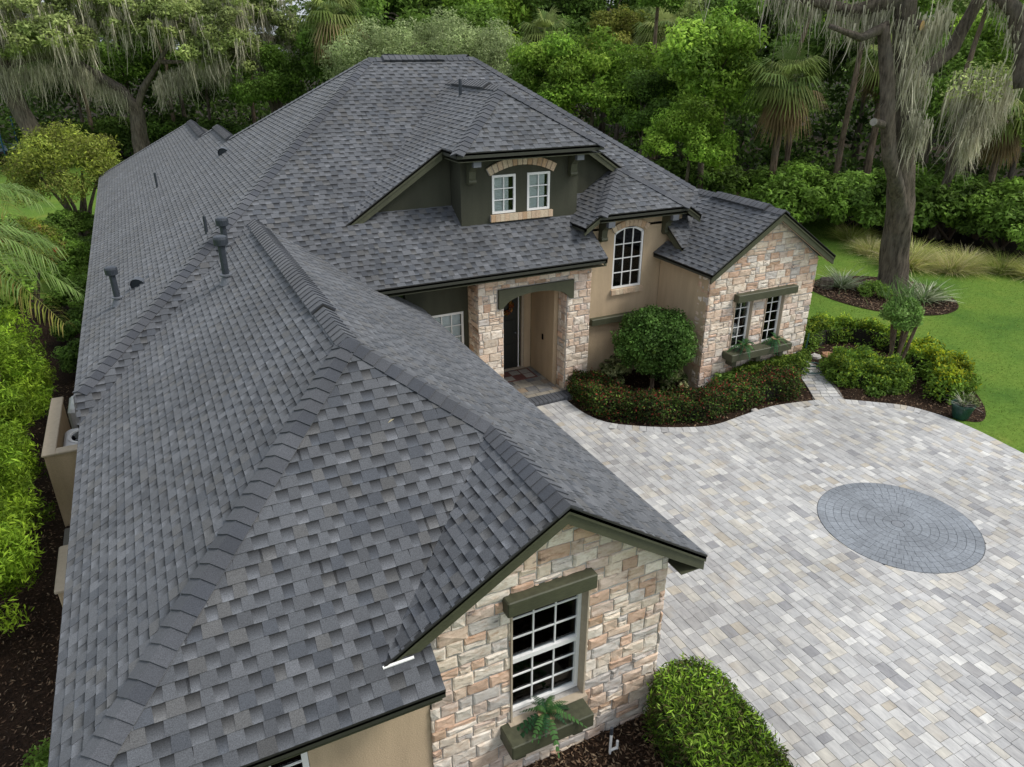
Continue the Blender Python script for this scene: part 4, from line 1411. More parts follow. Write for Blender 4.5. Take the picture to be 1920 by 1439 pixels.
def leaves(R, C, rad, n, size, pal, squash=1.0, upb=0.35, shell=(0.55, 1.0), aspect=0.5, var=0.22, droop=0.0, clumpvar=0.25):
    """leaf blades scattered over ellipsoid clumps: C (k,3) centres, rad (k,3) radii"""
    C = np.asarray(C, float); rad = np.asarray(rad, float)
    k = len(C)
    w = (rad[:, 0] * rad[:, 1] + rad[:, 0] * rad[:, 2] + rad[:, 1] * rad[:, 2]); w = w / w.sum()
    idx = R.choice(k, n, p=w)
    dirs = rand_unit(R, n)
    r = R.uniform(shell[0] ** 2, shell[1] ** 2, n) ** 0.5
    lump = 1 + 0.18 * np.sin(dirs[:, 0] * 7 + idx) * np.sin(dirs[:, 1] * 6 + idx * 2.1) + 0.12 * np.sin(dirs[:, 2] * 9 + idx * .7)
    P = C[idx] + dirs * rad[idx] * (r * lump)[:, None]
    nrm = dirs * 0.7 + rand_unit(R, n) * 0.8 + np.array([0, 0, upb])
    nrm /= np.linalg.norm(nrm, axis=1, keepdims=True)
    t = np.cross(nrm, rand_unit(R, n)); t /= np.linalg.norm(t, axis=1, keepdims=True) + 1e-9
    t[:, 2] -= droop; t /= np.linalg.norm(t, axis=1, keepdims=True)
    b = np.cross(nrm, t)
    L = size * R.uniform(0.6, 1.35, n); W = L * aspect
    V = np.empty((n, 4, 3), np.float32)
    V[:, 0] = P - t * (L * .5)[:, None]
    V[:, 1] = P + b * (W * .5)[:, None] + nrm * (L * 0.08)[:, None]
    V[:, 2] = P + t * (L * .5)[:, None]
    V[:, 3] = P - b * (W * .5)[:, None] + nrm * (L * 0.08)[:, None]
    pal = np.array(pal, float)
    cc = 1 + R.normal(size=k) * clumpvar
    pi = R.integers(0, len(pal), n)
    cpi = R.integers(0, len(pal), k)
    colr = 0.5 * pal[pi] + 0.5 * pal[cpi[idx]]
    colr *= np.clip(cc[idx], 0.5, 1.7)[:, None] * np.clip(1 + R.normal(size=n) * var, 0.4, 1.8)[:, None]
    F = np.arange(n * 4).reshape(n, 4)
    return V.reshape(-1, 3), F, np.repeat(np.clip(colr, 0, 1), 4, axis=0)


def strips(R, base, length, width, pal, seg=3, sway=0.15, dirv=(0, 0, -1), taper=0.15, curve=None):
    """hanging or standing ribbons: base (n,3), tapered strips of seg quads"""
    base = np.asarray(base, float); n = len(base)
    D = np.tile(np.array(dirv, float), (n, 1)) if np.ndim(dirv) == 1 else np.asarray(dirv, float)
    ang = R.uniform(0, 2 * math.pi, n)
    side = np.stack([np.cos(ang), np.sin(ang), np.zeros(n)], 1)
    off = R.normal(size=(n, 3)) * sway; off[:, 2] *= 0.2
    V = np.empty((n, seg + 1, 2, 3), np.float32)
    for s in range(seg + 1):
        f = s / seg
        p = base + D * (length * f)[:, None] + off * (f * f * length)[:, None]
        if curve is not None: p = p + curve * (f * f)
        elif length.mean() > 0.3: p = p + np.stack([-side[:, 1], side[:, 0], side[:, 2]], 1) * (np.sin(f * 5.5 + ang * 3) * 0.07 * length * f)[:, None]
        w = width * (1 - (1 - taper) * f) * (1 + 0.35 * np.sin(f * 9 + ang))
        V[:, s, 0] = p - side * (w / 2)[:, None]
        V[:, s, 1] = p + side * (w / 2)[:, None]
    i0 = (np.arange(n) * (seg + 1) * 2)[:, None]
    F = []
    for s in range(seg):
        F.append(np.concatenate([i0 + s * 2, i0 + s * 2 + 1, i0 + s * 2 + 3, i0 + s * 2 + 2], 1))
    F = np.concatenate(F)
    pal = np.array(pal, float)
    c = pal[R.integers(0, len(pal), n)] * np.clip(1 + R.normal(size=n) * .2, .5, 1.6)[:, None]
    return V.reshape(-1, 3), F, np.repeat(np.clip(c, 0, 1), (seg + 1) * 2, axis=0)


def join_np(*sets):
    Vs, Fs, Cs = [], [], []; b = 0
    for V, F, c in sets:
        Vs.append(V); Fs.append(F + b); Cs.append(c); b += len(V)
    return np.concatenate(Vs), np.concatenate(Fs), np.concatenate(Cs)


G_OAK = [(0.115, 0.145, 0.045), (0.145, 0.175, 0.055), (0.085, 0.115, 0.035), (0.17, 0.20, 0.075)]
G_BRIGHT = [(0.060, 0.155, 0.022), (0.085, 0.20, 0.03), (0.045, 0.115, 0.018), (0.11, 0.23, 0.04)]
G_DARK = [(0.028, 0.062, 0.014), (0.04, 0.085, 0.02), (0.022, 0.05, 0.012)]
G_MID = [(0.045, 0.105, 0.02), (0.06, 0.135, 0.026), (0.035, 0.085, 0.017)]
G_WILLOW = [(0.15, 0.19, 0.075), (0.18, 0.225, 0.095), (0.12, 0.16, 0.06), (0.21, 0.25, 0.12)]
G_YEL = [(0.16, 0.20, 0.03), (0.22, 0.25, 0.035), (0.12, 0.17, 0.025)]
G_LIME = [(0.14, 0.25, 0.02), (0.20, 0.33, 0.028), (0.10, 0.19, 0.018), (0.075, 0.15, 0.016)]
G_OLIVE = [(0.14, 0.15, 0.03), (0.17, 0.17, 0.035), (0.11, 0.125, 0.025)]
MOSS = [(0.40, 0.385, 0.27), (0.48, 0.455, 0.335), (0.31, 0.305, 0.20), (0.54, 0.505, 0.38)]
def _sc(p, f): return [tuple(min(0.8, c * f) for c in q) for q in p]
G_OAK = _sc(G_OAK, 2.2); G_BRIGHT = [(r * 1.45, g, b * .85) for r, g, b in _sc(G_BRIGHT, 2.1)]; G_MID = [(r * 1.35, g, b * .85) for r, g, b in _sc(G_MID, 2.4)]; G_DARK = [(r * 1.25, g, b * .85) for r, g, b in _sc(G_DARK, 2.2)]
G_WILLOW = _sc(G_WILLOW, 1.75); G_YEL = _sc(G_YEL, 1.35); G_LIME = [(r * 1.12, g, b) for r, g, b in _sc(G_LIME, 1.5)]; G_OLIVE = _sc(G_OLIVE, 1.45)
TANL = [(0.26, 0.19, 0.09), (0.20, 0.14, 0.07), (0.32, 0.25, 0.13)]
FACT = dict(n=1.0)


def trunk_limbs(mb, base, pts, r0, r1, R, clumps=None, nl=5, sides=9):
    """tapered trunk through pts, limbs running to clump centres"""
    P = [Vector(base)] + [Vector(p) for p in pts]
    n = len(P)
    rad = [r0 + (r1 - r0) * (i / (n - 1)) ** 0.8 for i in range(n)]
    rad[0] *= 1.45
    mb.tube(P, rad, sides, wob=0.06)
    if clumps is not None:
        ids = R.permutation(len(clumps))[:nl]
        for j in ids:
            s = P[int(R.integers(max(1, n // 2), n))]
            e = Vector(clumps[j])
            m = s.lerp(e, 0.5) + Vector((R.normal() * .2, R.normal() * .2, 0.15 * (e - s).length))
            mb.tube([s, m, s.lerp(e, 0.8) + Vector((0, 0, .1)), e], [r1 * .7, r1 * .45, r1 * .28, r1 * .12], 6)


def crown_clumps(R, c, rad, k, cr, flat=0.75):
    d = rand_unit(R, k); d[:, 2] = np.abs(d[:, 2]) * 1.2 - 0.35
    C = np.array(c) + d * np.array(rad) * (R.uniform(0.45, 1.0, k) ** 0.6)[:, None]
    s = cr * R.uniform(0.65, 1.3, k)
    return C, np.stack([s, s, s * flat], 1)


def tree_thing(name, loc, label, cat, group, mb_trunk, leafset, leafname='crown', bark='bark', leafmat='leaf', moss=None, rz=0):
    t = empty(name, loc, label, cat, group, rz)
    if mb_trunk is not None: mb_trunk.build('trunk', MAT[bark], t, smooth=True)
    if leafset is not None: obj(leafname, mesh_np(leafname, *leafset, MAT[leafmat]), t)
    if moss is not None: obj('hanging_moss', mesh_np('hanging_moss', *moss, MAT['moss']), t, kind='stuff')
    return t


def moss_under(R, C, rad, n, lmin, lmax, w=(0.018, 0.06), low=-0.6):
    """moss strands in bunches under the clumps"""
    C = np.asarray(C); rad = np.asarray(rad)
    n = int(n * 2.2); nb = max(1, n // 9)
    idx = R.integers(0, len(C), nb)
    a = R.uniform(0, 2 * math.pi, nb); rr = R.uniform(0, 0.95, nb) ** 0.5
    bx = C[idx, 0] + np.cos(a) * rr * rad[idx, 0]; by = C[idx, 1] + np.sin(a) * rr * rad[idx, 1]
    bz = C[idx, 2] + low * rad[idx, 2] * np.sqrt(np.clip(1 - rr ** 2, 0.02, 1)) + 0.1
    bl = R.uniform(lmin, lmax, nb)
    B = np.stack([bx, by, bz], 1).repeat(9, 0)
    B += R.normal(size=B.shape) * np.array([0.11, 0.11, 0.16])
    l = bl.repeat(9) * R.uniform(0.35, 1.1, nb * 9)
    wd = R.uniform(*w, nb * 9)
    return strips(R, B, l, wd, MOSS, 4, 0.16)


def moss_line(R, pts, n, lmin, lmax, w=(0.015, 0.055)):
    pts = np.array(pts, float)
    n = int(n * 2.2); nb = max(1, n // 9)
    t = R.uniform(0, len(pts) - 1.001, nb); i = t.astype(int); f = (t - i)[:, None]
    B = (pts[i] * (1 - f) + pts[i + 1] * f).repeat(9, 0)
    B += R.normal(size=B.shape) * np.array([0.12, 0.12, 0.22])
    l = (R.uniform(lmin * .5, lmax, nb) * R.uniform(0.2, 1, nb)).repeat(9) * R.uniform(0.35, 1.1, nb * 9)
    return strips(R, B, l, R.uniform(*w, nb * 9), MOSS, 4, 0.16)


# ------------------------------------------------------------------ broadleaf kinds for the woods
def make_broadleaf(seed, H, rad, k, cr, n, size, pal, trunk_r=0.16, low=0.35, bark='bark', aspect=0.5, droop=0.0):
    R = np.random.default_rng(seed)
    C, rd = crown_clumps(R, (0, 0, H * (low + 1) / 2), rad, k, cr)
    mb = MB()
    lean = R.normal(size=2) * 0.25
    trunk_limbs(mb, (0, 0, -0.1), [(lean[0] * .4, lean[1] * .4, H * .25), (lean[0], lean[1], H * .5), (lean[0] * 1.1, lean[1] * 1.2, H * .78)], trunk_r, trunk_r * .45, R, C, 7)
    return mb, leaves(R, C, rd, n, size, pal, aspect=aspect, droop=droop, clumpvar=0.22)


KINDS = {}
def kind(key, *a, **k):
    mb, ls = make_broadleaf(*a, **k)
    KINDS[key] = (mb.mesh('trunk', MAT[k.get('bark', 'bark')], True), mesh_np('crown', *ls, MAT['leaf']))

kind('bright', 21, 7.4, (2.5, 2.5, 3.0), 34, 0.85, 15000, 0.20, G_BRIGHT)
kind('bright2', 22, 8.2, (2.2, 2.2, 3.4), 32, 0.80, 15000, 0.19, G_BRIGHT + G_MID)
kind('willow', 23, 9.2, (3.0, 3.0, 2.6), 42, 0.85, 17000, 0.17, G_WILLOW, aspect=0.35, droop=0.3)
kind('dark', 24, 8.6, (2.7, 2.7, 3.6), 34, 0.9, 13000, 0.22, G_DARK + G_MID[:1])
kind('yellow', 25, 10.4, (2.6, 2.6, 3.0), 28, 0.85, 12000, 0.22, G_OLIVE + G_YEL[:1])
kind('oak', 26, 11.0, (4.2, 4.2, 2.8), 46, 1.05, 18000, 0.20, G_OAK, trunk_r=0.32, low=0.45)
kind('mid', 27, 8.0, (2.6, 2.6, 3.2), 34, 0.85, 14000, 0.20, G_MID)


def place(key, name, x, y, s, rz, label, group='trees of the woods behind the house', cat='tree', moss=None):
    t = empty(name, (x, y, 0), label, cat, group, rz)
    tm, cm = KINDS[key]
    a = obj('trunk', tm, t); b = obj('crown', cm, t)
    for o in (a, b): o.scale = (s, s, s) if np.isscalar(s) else s
    if moss is not None:
        obj('hanging_moss', mesh_np('hanging_moss', *moss, MAT['moss']), t, kind='stuff')
    return t

W = 'trees of the woods behind the house'
# behind the house, from left to right
place('willow', 'willow_tree', 13.6, 38.5, 1.02, 0.4, 'pale grey green bushy tree just right of the tall palm behind the ridge')
place('willow', 'willow_tree', 17.0, 38.6, 1.08, 2.1, 'pale feathery tree standing above the left half of the main ridge')
place('willow', 'willow_tree', 20.3, 37.4, 1.02, 3.9, 'pale yellowish tree above the right end of the main ridge')
place('bright2', 'broadleaf_tree', 21.0, 32.0, 1.0, 0.9, 'bright green tree close behind the right hip of the roof')
place('bright', 'broadleaf_tree', 23.5, 31.0, 1.08, 4.4, 'bright green round tree between the pale trees and the tall palm')
place('bright', 'broadleaf_tree', 25.6, 28.6, 0.98, 5.5, 'leafy green tree in front of the olive brown tree top')
place('dark', 'broadleaf_tree', 24.0, 27.2, 0.72, 1.5, 'dark low tree in the gap behind the right hip')
place('bright2', 'broadleaf_tree', 25.2, 23.6, 1.12, 2.8, 'tall vivid green tree left of the skirted palm')
place('bright', 'broadleaf_tree', 23.3, 22.4, 0.74, 0.2, 'lower vivid green tree nearest the right gable ridge')
place('mid', 'broadleaf_tree', 27.6, 26.5, 1.05, 3.3, 'mid green tree behind the vivid green pair')
place('yellow', 'broadleaf_tree', 31.0, 40.0, 1.02, 0, 'olive brown tree top against the sky above the bright trees')
place('yellow', 'broadleaf_tree', 33.6, 36.6, 0.86, 2, 'smaller rusty olive tree beside the tall palm')
place('dark', 'broadleaf_tree', 29.5, 46.5, 1.3, 1, 'dark tree behind the pale trees, its top in the sky')
place('dark', 'broadleaf_tree', 36.5, 33.5, 1.25, 2.6, 'dark tall tree behind the skirted palm')
place('mid', 'broadleaf_tree', 35.2, 18.6, 1.0, 0.6, 'light green tree right of the big oak trunk')
place('bright', 'broadleaf_tree', 37.0, 15.6, 1.08, 5.1, 'yellowish green tree at the right edge of the picture')
place('bright2', 'broadleaf_tree', 41.5, 20.0, 1.2, 1.3, 'green tree farther back under the pale sky gap')
place('dark', 'broadleaf_tree', 39.5, 26.5, 1.25, 4.9, 'dark tree far behind the big oak')
place('mid', 'broadleaf_tree', 22.5, 46.0, 1.25, 4, 'green tree top rising behind the pale trees')
place('dark', 'broadleaf_tree', 14.0, 47.0, 1.25, 5, 'dark tree behind the tall palm and the pale tree')
place('mid', 'broadleaf_tree', 9.0, 50.0, 0.95, 5.6, 'green vine covered tree left of the tall palm')
place('dark', 'broadleaf_tree', 5.5, 56.0, 0.9, 2.2, 'dark green tree under the moss of the left oaks')
for _i, (_k, _x, _y, _s, _l) in enumerate((('mid', 17.5, 50.5, 1.55, 'tall mid green tree behind the pale feathery tree'), ('bright', 25.5, 49.5, 1.62, 'tall light green tree at the top edge above the main ridge end'), ('dark', 34.0, 46.5, 1.5, 'tall dark tree at the top edge right of the olive tree'), ('mid', 38.5, 41.5, 1.45, 'tall green tree at the top edge behind the fan palm'), ('dark', 42.0, 36.0, 1.5, 'tall dark tree at the top edge left of the big oak'), ('bright2', 44.0, 30.5, 1.3, 'light green tree far behind the left limb of the big oak'), ('dark', 20.5, 53.0, 1.55, 'dark tall tree rising between two pale trees'), ('yellow', 29.8, 50.0, 1.25, 'olive tree far back left of the rusty olive top'), ('bright2', 45.5, 18.0, 1.25, 'bright green tree top under the sky at the far right'), ('dark', 47.0, 24.0, 1.45, 'dark tall tree behind the bough of the big oak'), ('mid', 40.0, 46.0, 1.7, 'tallest mid green tree behind the fan palm near the sky'), ('dark', 27.0, 54.0, 1.7, 'tall dark tree behind the pale trees at the top edge'), ('oak', 36.0, 38.0, 1.12, 'grey green live oak crown above the vivid green trees'), ('oak', 43.0, 26.5, 1.1, 'grey green live oak crown left of the big oak limb'), ('mid', 50.0, 12.5, 1.4, 'mid green tree at the far right edge below the sky'))):
    place(_k, 'broadleaf_tree', _x, _y, _s, _i * 1.7, _l)
place('mid', 'broadleaf_tree', 0.8, 60.5, 1.25, 2.4, 'green tree in the gap between the two mossy oaks')
place('dark', 'broadleaf_tree', 4.2, 61.0, 1.3, 0.7, 'dark tree behind the oak with the bending trunk')
place('dark', 'broadleaf_tree', -3.0, 58.0, 0.95, 3.2, 'dark tree deep behind the leaning trunk')


# slender bare trunks showing in the dark of the woods
for _i, (_x, _y, _h, _l) in enumerate(((27.2, 24.6, 9.5, 'slender dark trunk left of the skirted palm'), (29.8, 19.4, 10.0, 'slender trunk between the skirted palm and the big oak'), (30.6, 18.2, 9.0, 'thin leaning trunk close behind the big oak'), (33.6, 16.4, 9.5, 'thin trunk right of the big oak behind the shrubs'), (26.8, 29.8, 10.0, 'slender trunk behind the vivid green trees'), (3.2, 56.4, 9.0, 'slender trunk behind the bending oak'), (8.6, 55.0, 9.5, 'slender trunk in the dark beyond the roof end'), (-2.4, 56.0, 8.5, 'slender trunk beside the round bush in the shade'), (31.8, 24.4, 10.5, 'tall slender trunk far behind the skirted palm'))):
    _t = empty('slender_tree', (_x, _y, 0), _l, 'tree', W)
    _m = MB(); _m.tube([(0, 0, -.1), (.12 * math.sin(_i * 2.1), .1, _h * .35), (.35 * math.sin(_i * 1.3), .2, _h * .7), (.5 * math.sin(_i), .1, _h)], [.17, .13, .11, .08], 10, rough=.15); _m.build('trunk', MAT['bark2'], _t, smooth=True)
    _R = np.random.default_rng(300 + _i); _C, _rd = crown_clumps(_R, (.4 * math.sin(_i), .1, _h), (1.3, 1.3, 1.0), 14, .6)
    obj('crown', mesh_np('crown', *leaves(_R, _C, _rd, 2600, .2, G_MID), MAT['leaf']), _t)
# palms ---------------------------------------------------------------
def make_fan_palm(seed, H, nf=34, fl=1.15, skirt=26, tr=0.16):
    R = np.random.default_rng(seed)
    mb = MB()
    mb.tube([(0, 0, -.1), (0.08, 0.03, H * .5), (0.05, 0.0, H - 0.1)], [tr * 1.2, tr, tr * 1.05], 10, wob=0.05)
    sets = []
    def fan(az, el, pet, ln, pal, hang):
        d = np.array([math.cos(az) * math.cos(el), math.sin(az) * math.cos(el), math.sin(el)])
        o = np.array([0.05, 0, H]) + d * 0.1
        tip = o + d * pet + np.array([0, 0, -0.12 * pet * hang])
        side = np.cross(d, [0, 0, 1.0]); side /= np.linalg.norm(side) + 1e-9
        upn = np.cross(side, d)
        V = []; F = []; C = []
        b = 0
        V += [o - side * .015, o + side * .015, tip + side * .012, tip - side * .012]; F.append([0, 1, 2, 3]); b = 4
        K = 17
        for k in range(K):
            a = (k - (K - 1) / 2) / ((K - 1) / 2) * 1.45
            dd = d * math.cos(a) + side * math.sin(a)
            l = ln * (0.72 + 0.28 * math.cos(a)) * R.uniform(.9, 1.1)
            mid = tip + dd * l * .55 + upn * 0.05
            end = tip + dd * l + np.array([0, 0, -l * (0.22 + 0.35 * hang + 0.2 * abs(math.sin(a)))])
            wv = np.cross(dd, upn); wv /= np.linalg.norm(wv) + 1e-9
            w = 0.030 * ln
            V += [tip - wv * .006, tip + wv * .006, mid + wv * w, mid - wv * w, end + wv * .006, end - wv * .006]
            F += [[b, b + 1, b + 2, b + 3], [b + 3, b + 2, b + 4, b + 5]]; b += 6
        c = np.array(pal[int(R.integers(0, len(pal)))]) * R.uniform(.75, 1.3)
        sets.append((np.array(V, np.float32), np.array(F, np.int64), np.tile(c, (len(V), 1)) * R.uniform(.85, 1.15, (len(V), 1))))
    PALM = [(0.15, 0.21, 0.05), (0.19, 0.24, 0.065), (0.23, 0.27, 0.085), (0.12, 0.18, 0.05)]
    for i in range(nf):
        el = R.uniform(-0.55, 1.25)
        fan(R.uniform(0, 2 * math.pi), el, R.uniform(.55, .95), fl * R.uniform(.75, 1.1), PALM if el > -0.25 else PALM[:2] + TANL[2:], 0.6 - el * .4)
    for i in range(skirt):
        fan(R.uniform(0, 2 * math.pi), R.uniform(-1.45, -0.7), R.uniform(.4, .8), fl * R.uniform(.6, .95), TANL, 1.3)
    return mb.mesh('trunk', MAT['bark2'], True), mesh_np('fronds', *join_np(*sets), MAT['leaf'])

KINDS['palm_a'] = make_fan_palm(31, 8.2, 38, 1.25, 16)
KINDS['palm_b'] = make_fan_palm(32, 6.2, 44, 1.25, 22)
def palm(key, x, y, s, rz, label):
    t = empty('fan_palm', (x, y, 0), label, 'palm', 'fan palms in the woods', rz)
    a = obj('trunk', KINDS[key][0], t); b = obj('fronds', KINDS[key][1], t)
    for o in (a, b): o.scale = (s, s, s)
    return t
palm('palm_a', 12.1, 42.3, 1.12, 0.3, 'tall fan palm left of the main ridge with full round head')
palm('palm_a', 30.3, 34.2, 1.0, 2.0, 'fan palm above the bright green trees near the sky')
palm('palm_b', 26.5, 20.1, 1.0, 1.1, 'fan palm with brown skirt left of the big oak')
palm('palm_b', 32.4, 13.7, 0.80, 4.0, 'fan palm with hanging dead fronds right of the big oak')
palm('palm_a', 34.2, 21.4, 0.85, 5.0, 'fan palm half hidden behind the limbs of the big oak')
palm('palm_a', 24.4, 38.5, 1.0, 0.9, 'fan palm showing between pale tree and bright trees')

# left live oaks with moss ---------------------------------------------
def live_oak(label, base, path, r0, r1, clump_c, clump_r, nleaf, seed, moss_n, limbs=(), moss_lines=(), leafsize=0.22, mlen=(0.8, 2.3), pal=G_OAK, group=W):
    R = np.random.default_rng(seed)
    B = Vector(base)
    t = empty('live_oak', base, label, 'tree', group)
    rel = lambda p: Vector(p) - B
    mb = MB()
    P = [Vector((0, 0, -.1))] + [rel(p) for p in path]
    n = len(P)
    rad = [r0 + (r1 - r0) * i / (n - 1) for i in range(n)]; rad[0] *= 1.3
    mb.tube(P, rad, 36, wob=0.07, rough=0.16)
    mb.build('trunk', MAT['bark'], t, smooth=True)
    for pts, ra, rb in limbs:
        m = MB(); L_ = [rel(p) for p in pts]
        m.tube(L_, [ra + (rb - ra) * i / (len(L_) - 1) for i in range(len(L_))], 18, wob=0.08, rough=0.14)
        m.build('limb', MAT['bark'], t, smooth=True)
    C = np.array(clump_c, float) - np.array(base); rd = np.array(clump_r, float)
    # break each big clump up into small ones
    CC = []; RR = []
    for c, r in zip(C, rd):
        k = int(16 + 4 * r[0])
        d = rand_unit(R, k)
        CC.append(c + d * r * (R.uniform(.35, 1, k) ** .5)[:, None]); s = R.uniform(.35, .75, k)
        RR.append(np.stack([s, s, s * .7], 1))
    CC = np.concatenate(CC); RR = np.concatenate(RR)
    obj('crown', mesh_np('crown', *leaves(R, CC, RR, nleaf, leafsize, pal, clumpvar=.25), MAT['leaf']), t)
    ms = [moss_under(R, CC, RR, moss_n, *mlen)]
    for pts, n_, a, b in moss_lines:
        ms.append(moss_line(R, [np.array(p) - np.array(base) for p in pts], n_, a, b))
    obj('hanging_moss', mesh_np('hanging_moss', *join_np(*ms), MAT['moss']), t, kind='stuff')
    return t

live_oak('leaning live oak at the far left with moss curtains', (-4.9, 52.0, 0),
         [(-5.3, 51.8, 1.6), (-5.9, 51.8, 4.2), (-6.3, 51.8, 6.2), (-6.0, 51.8, 8.0)], 0.62, 0.40,
         [(-6.5, 51.5, 9.4), (-3.8, 51, 9.0), (-8.6, 51, 9.0), (-1.8, 52, 9.8), (-5.2, 50.5, 8.0), (-2.6, 50, 8.2)], [(2.2, 2.2, 1.4), (2.2, 2.2, 1.5), (2, 2, 1.4), (2, 2, 1.3), (1.9, 1.9, .9), (1.7, 1.7, .9)], 26000, 41, 1500,
         [([(-6.2, 51.8, 6.4), (-4.5, 51.4, 6.9), (-2.6, 51.2, 7.2), (-0.8, 51.2, 7.9)], 0.26, 0.08)],
         [([(-7.5, 51.2, 6.2), (-5.5, 51.0, 6.1), (-3.4, 51, 6.3), (-1.5, 51, 6.1)], 900, 1.0, 2.6), ([(-7, 51, 8.3), (-4.5, 51, 8.6), (-2.0, 51, 8.3)], 540, 1.0, 2.4)])
live_oak('live oak with trunk bending left behind the roof end', (0.55, 52.1, 0),
         [(0.6, 52.1, 1.8), (0.72, 52.1, 3.6), (0.0, 52.1, 4.8), (-1.0, 52.1, 5.6), (-2.2, 52.0, 6.5), (-3.0, 52, 7.3), (-3.6, 52, 8.6)], 0.52, 0.24,
         [(1.2, 51, 9.2), (3.6, 50, 9.0), (6.2, 49.5, 8.4), (5.0, 49.5, 7.2), (7.6, 49.5, 7.2), (0.2, 52, 9.8), (3.4, 51, 10.2), (7.2, 50.4, 9.8)],
         [(1.9, 1.9, 1.3), (2.0, 2.0, 1.3), (2.0, 2.0, 1.4), (1.6, 1.6, .9), (1.4, 1.4, 1.0), (2.1, 2.1, 1.3), (2.1, 2.1, 1.3), (2.1, 2.1, 1.2)], 36000, 42, 1700,
         [([(0.72, 52.1, 3.6), (1.4, 51.6, 5.0), (2.6, 51, 6.6), (3.8, 50.4, 8.2)], 0.26, 0.08), ([(2.6, 51, 6.6), (4.6, 50.0, 6.6), (6.4, 49.6, 6.9)], 0.13, 0.05)],
         [([(2.2, 50.5, 5.2), (2.6, 50.4, 5.6), (3.6, 50.2, 5.9), (4.4, 50, 6.2), (5.6, 49.8, 6.4), (7.4, 49.6, 6.2)], 1300, 0.9, 2.3), ([(-2.4, 51.8, 6.2), (-1.2, 51.8, 5.4), (0.2, 51.8, 4.6)], 720, 0.9, 2.2)])
live_oak('live oak with dark twisting limbs left of the tall palm', (10.6, 53.4, 0),
         [(10.4, 53.3, 2.4), (9.6, 53.3, 5.0), (8.7, 53.4, 7.2), (8.2, 53.4, 9.6)], 0.5, 0.3,
         [(8.2, 52, 10.2), (10.8, 52, 10.0), (6.6, 53, 10.8), (11.6, 51.5, 8.2)], [(1.9, 1.9, 1.2), (1.9, 1.9, 1.2), (2, 2, 1.1), (1.2, 1.2, .8)], 17000, 43, 900,
         [([(8.6, 53.3, 7.4), (9.6, 52.8, 8.2), (10.8, 52.4, 7.8), (11.6, 52, 8.4)], 0.22, 0.07), ([(8.9, 53.3, 6.9), (7.8, 52.8, 8.2), (7.2, 52.6, 9.6)], 0.2, 0.07)],
         [([(8.0, 52.8, 8.4), (9.6, 52.6, 8.0), (11.4, 52, 7.9)], 450, 0.8, 2.2)], pal=G_OAK + G_DARK)

# the big oak on the right lawn ------------------------------------------
oy = 10.3
live_oak('massive forked live oak trunk rising from the lawn bed on the right', (22.85, oy, 0),
         [(22.72, oy, 0.6), (22.62, oy, 1.9), (22.35, oy, 3.1), (22.05, oy, 4.1), (21.65, oy, 5.3), (21.3, oy, 6.6), (20.98, oy, 7.6), (20.6, oy, 9.0)], 0.47, 0.26,
         [(18.6, 12.2, 10.9), (20.6, 9.2, 11.4), (17.0, 13.5, 10.6), (22.8, 8.6, 11.2), (25.5, 8.0, 10.8), (19.8, 12.8, 11.6)], [(1.9, 1.9, .8), (2, 2, .8), (1.7, 1.7, .8), (2, 2, .8), (1.8, 1.8, .9), (1.6, 1.6, .7)], 11000, 44, 700,
         [([(22.4, oy, 2.5), (22.08, oy - .12, 3.2), (21.6, oy - .25, 3.8), (21.0, oy - .3, 4.6), (20.55, oy - .3, 5.7), (20.35, oy - .2, 6.8), (20.0, oy, 8.2)], 0.25, 0.17),
          ([(21.2, oy, 6.7), (22.0, oy - .1, 7.0), (22.8, oy - .3, 7.6), (23.2, oy - .5, 9.0)], 0.24, 0.16),
          ([(22.6, 9.6, 9.6), (22.75, 9.2, 9.2), (23.1, 8.6, 8.6), (23.3, 8.2, 7.6), (23.35, 8.0, 6.6)], 0.24, 0.19),
          ([(20.5, oy, 8.9), (19.4, 11.0, 8.6), (18.2, 11.6, 8.9), (16.8, 12.4, 9.2)], 0.22, 0.10),
          ([(20.1, oy, 8.2), (19.2, oy, 7.9), (18.2, 10.6, 8.2)], 0.15, 0.06)],
         [([(17.0, 12.2, 9.3), (18.4, 11.5, 8.9), (19.5, 10.9, 8.6), (20.4, 10.4, 8.6)], 420, 0.8, 2.0),
          ([(20.35, 10.0, 8.3), (21.0, 9.9, 8.0), (21.6, 10.0, 8.2), (22.1, 9.9, 8.6)], 260, 0.8, 2.2),
          ([(20.7, 9.9, 7.2), (21.3, 9.85, 6.9), (21.9, 9.85, 6.3)], 130, 0.8, 2.1), ([(22.6, 9.3, 9.3), (23.1, 8.6, 8.6), (23.35, 8.0, 7.0)], 200, 0.5, 1.3),
          ([(21.7, 9.75, 5.2), (21.3, 9.8, 5.8), (22.1, 9.8, 5.4)], 160, 0.6, 1.7)],
         leafsize=0.15, group=None)
o = [x for x in bpy.data.objects if x.name.startswith('live_oak') and x.location.x > 20][0]
mb = MB(); mb.tube([(20.92 - 22.85, -0.22, 8.25), (21.0 - 22.85, -0.46, 8.22)], [0.15, 0.14], 14); mb.build('sawn_stub', MAT['bark'], o)
mb = MB(); mb.tube([(21.0 - 22.85, -0.461, 8.22), (21.004 - 22.85, -0.475, 8.218)], [0.135, 0.132], 14); mb.build('cut_face', flat_mat('cut_wood', (0.50, 0.32, 0.13), .8, 12, .1, .1), o)
mb = MB(); mb.tube([(20.45 - 22.85, -0.3, 5.55), (19.85 - 22.85, -0.42, 5.66)], [0.12, 0.11], 12); mb.build('sawn_stub', MAT['bark'], o)
mb = MB(); mb.tube([(19.849 - 22.85, -0.42, 5.66), (19.835 - 22.85, -0.423, 5.662)], [0.11, 0.11], 14); mb.build('cut_face', flat_mat('grey_cut_wood', (0.26, 0.245, 0.21), .85, 12, .2, .1), o)
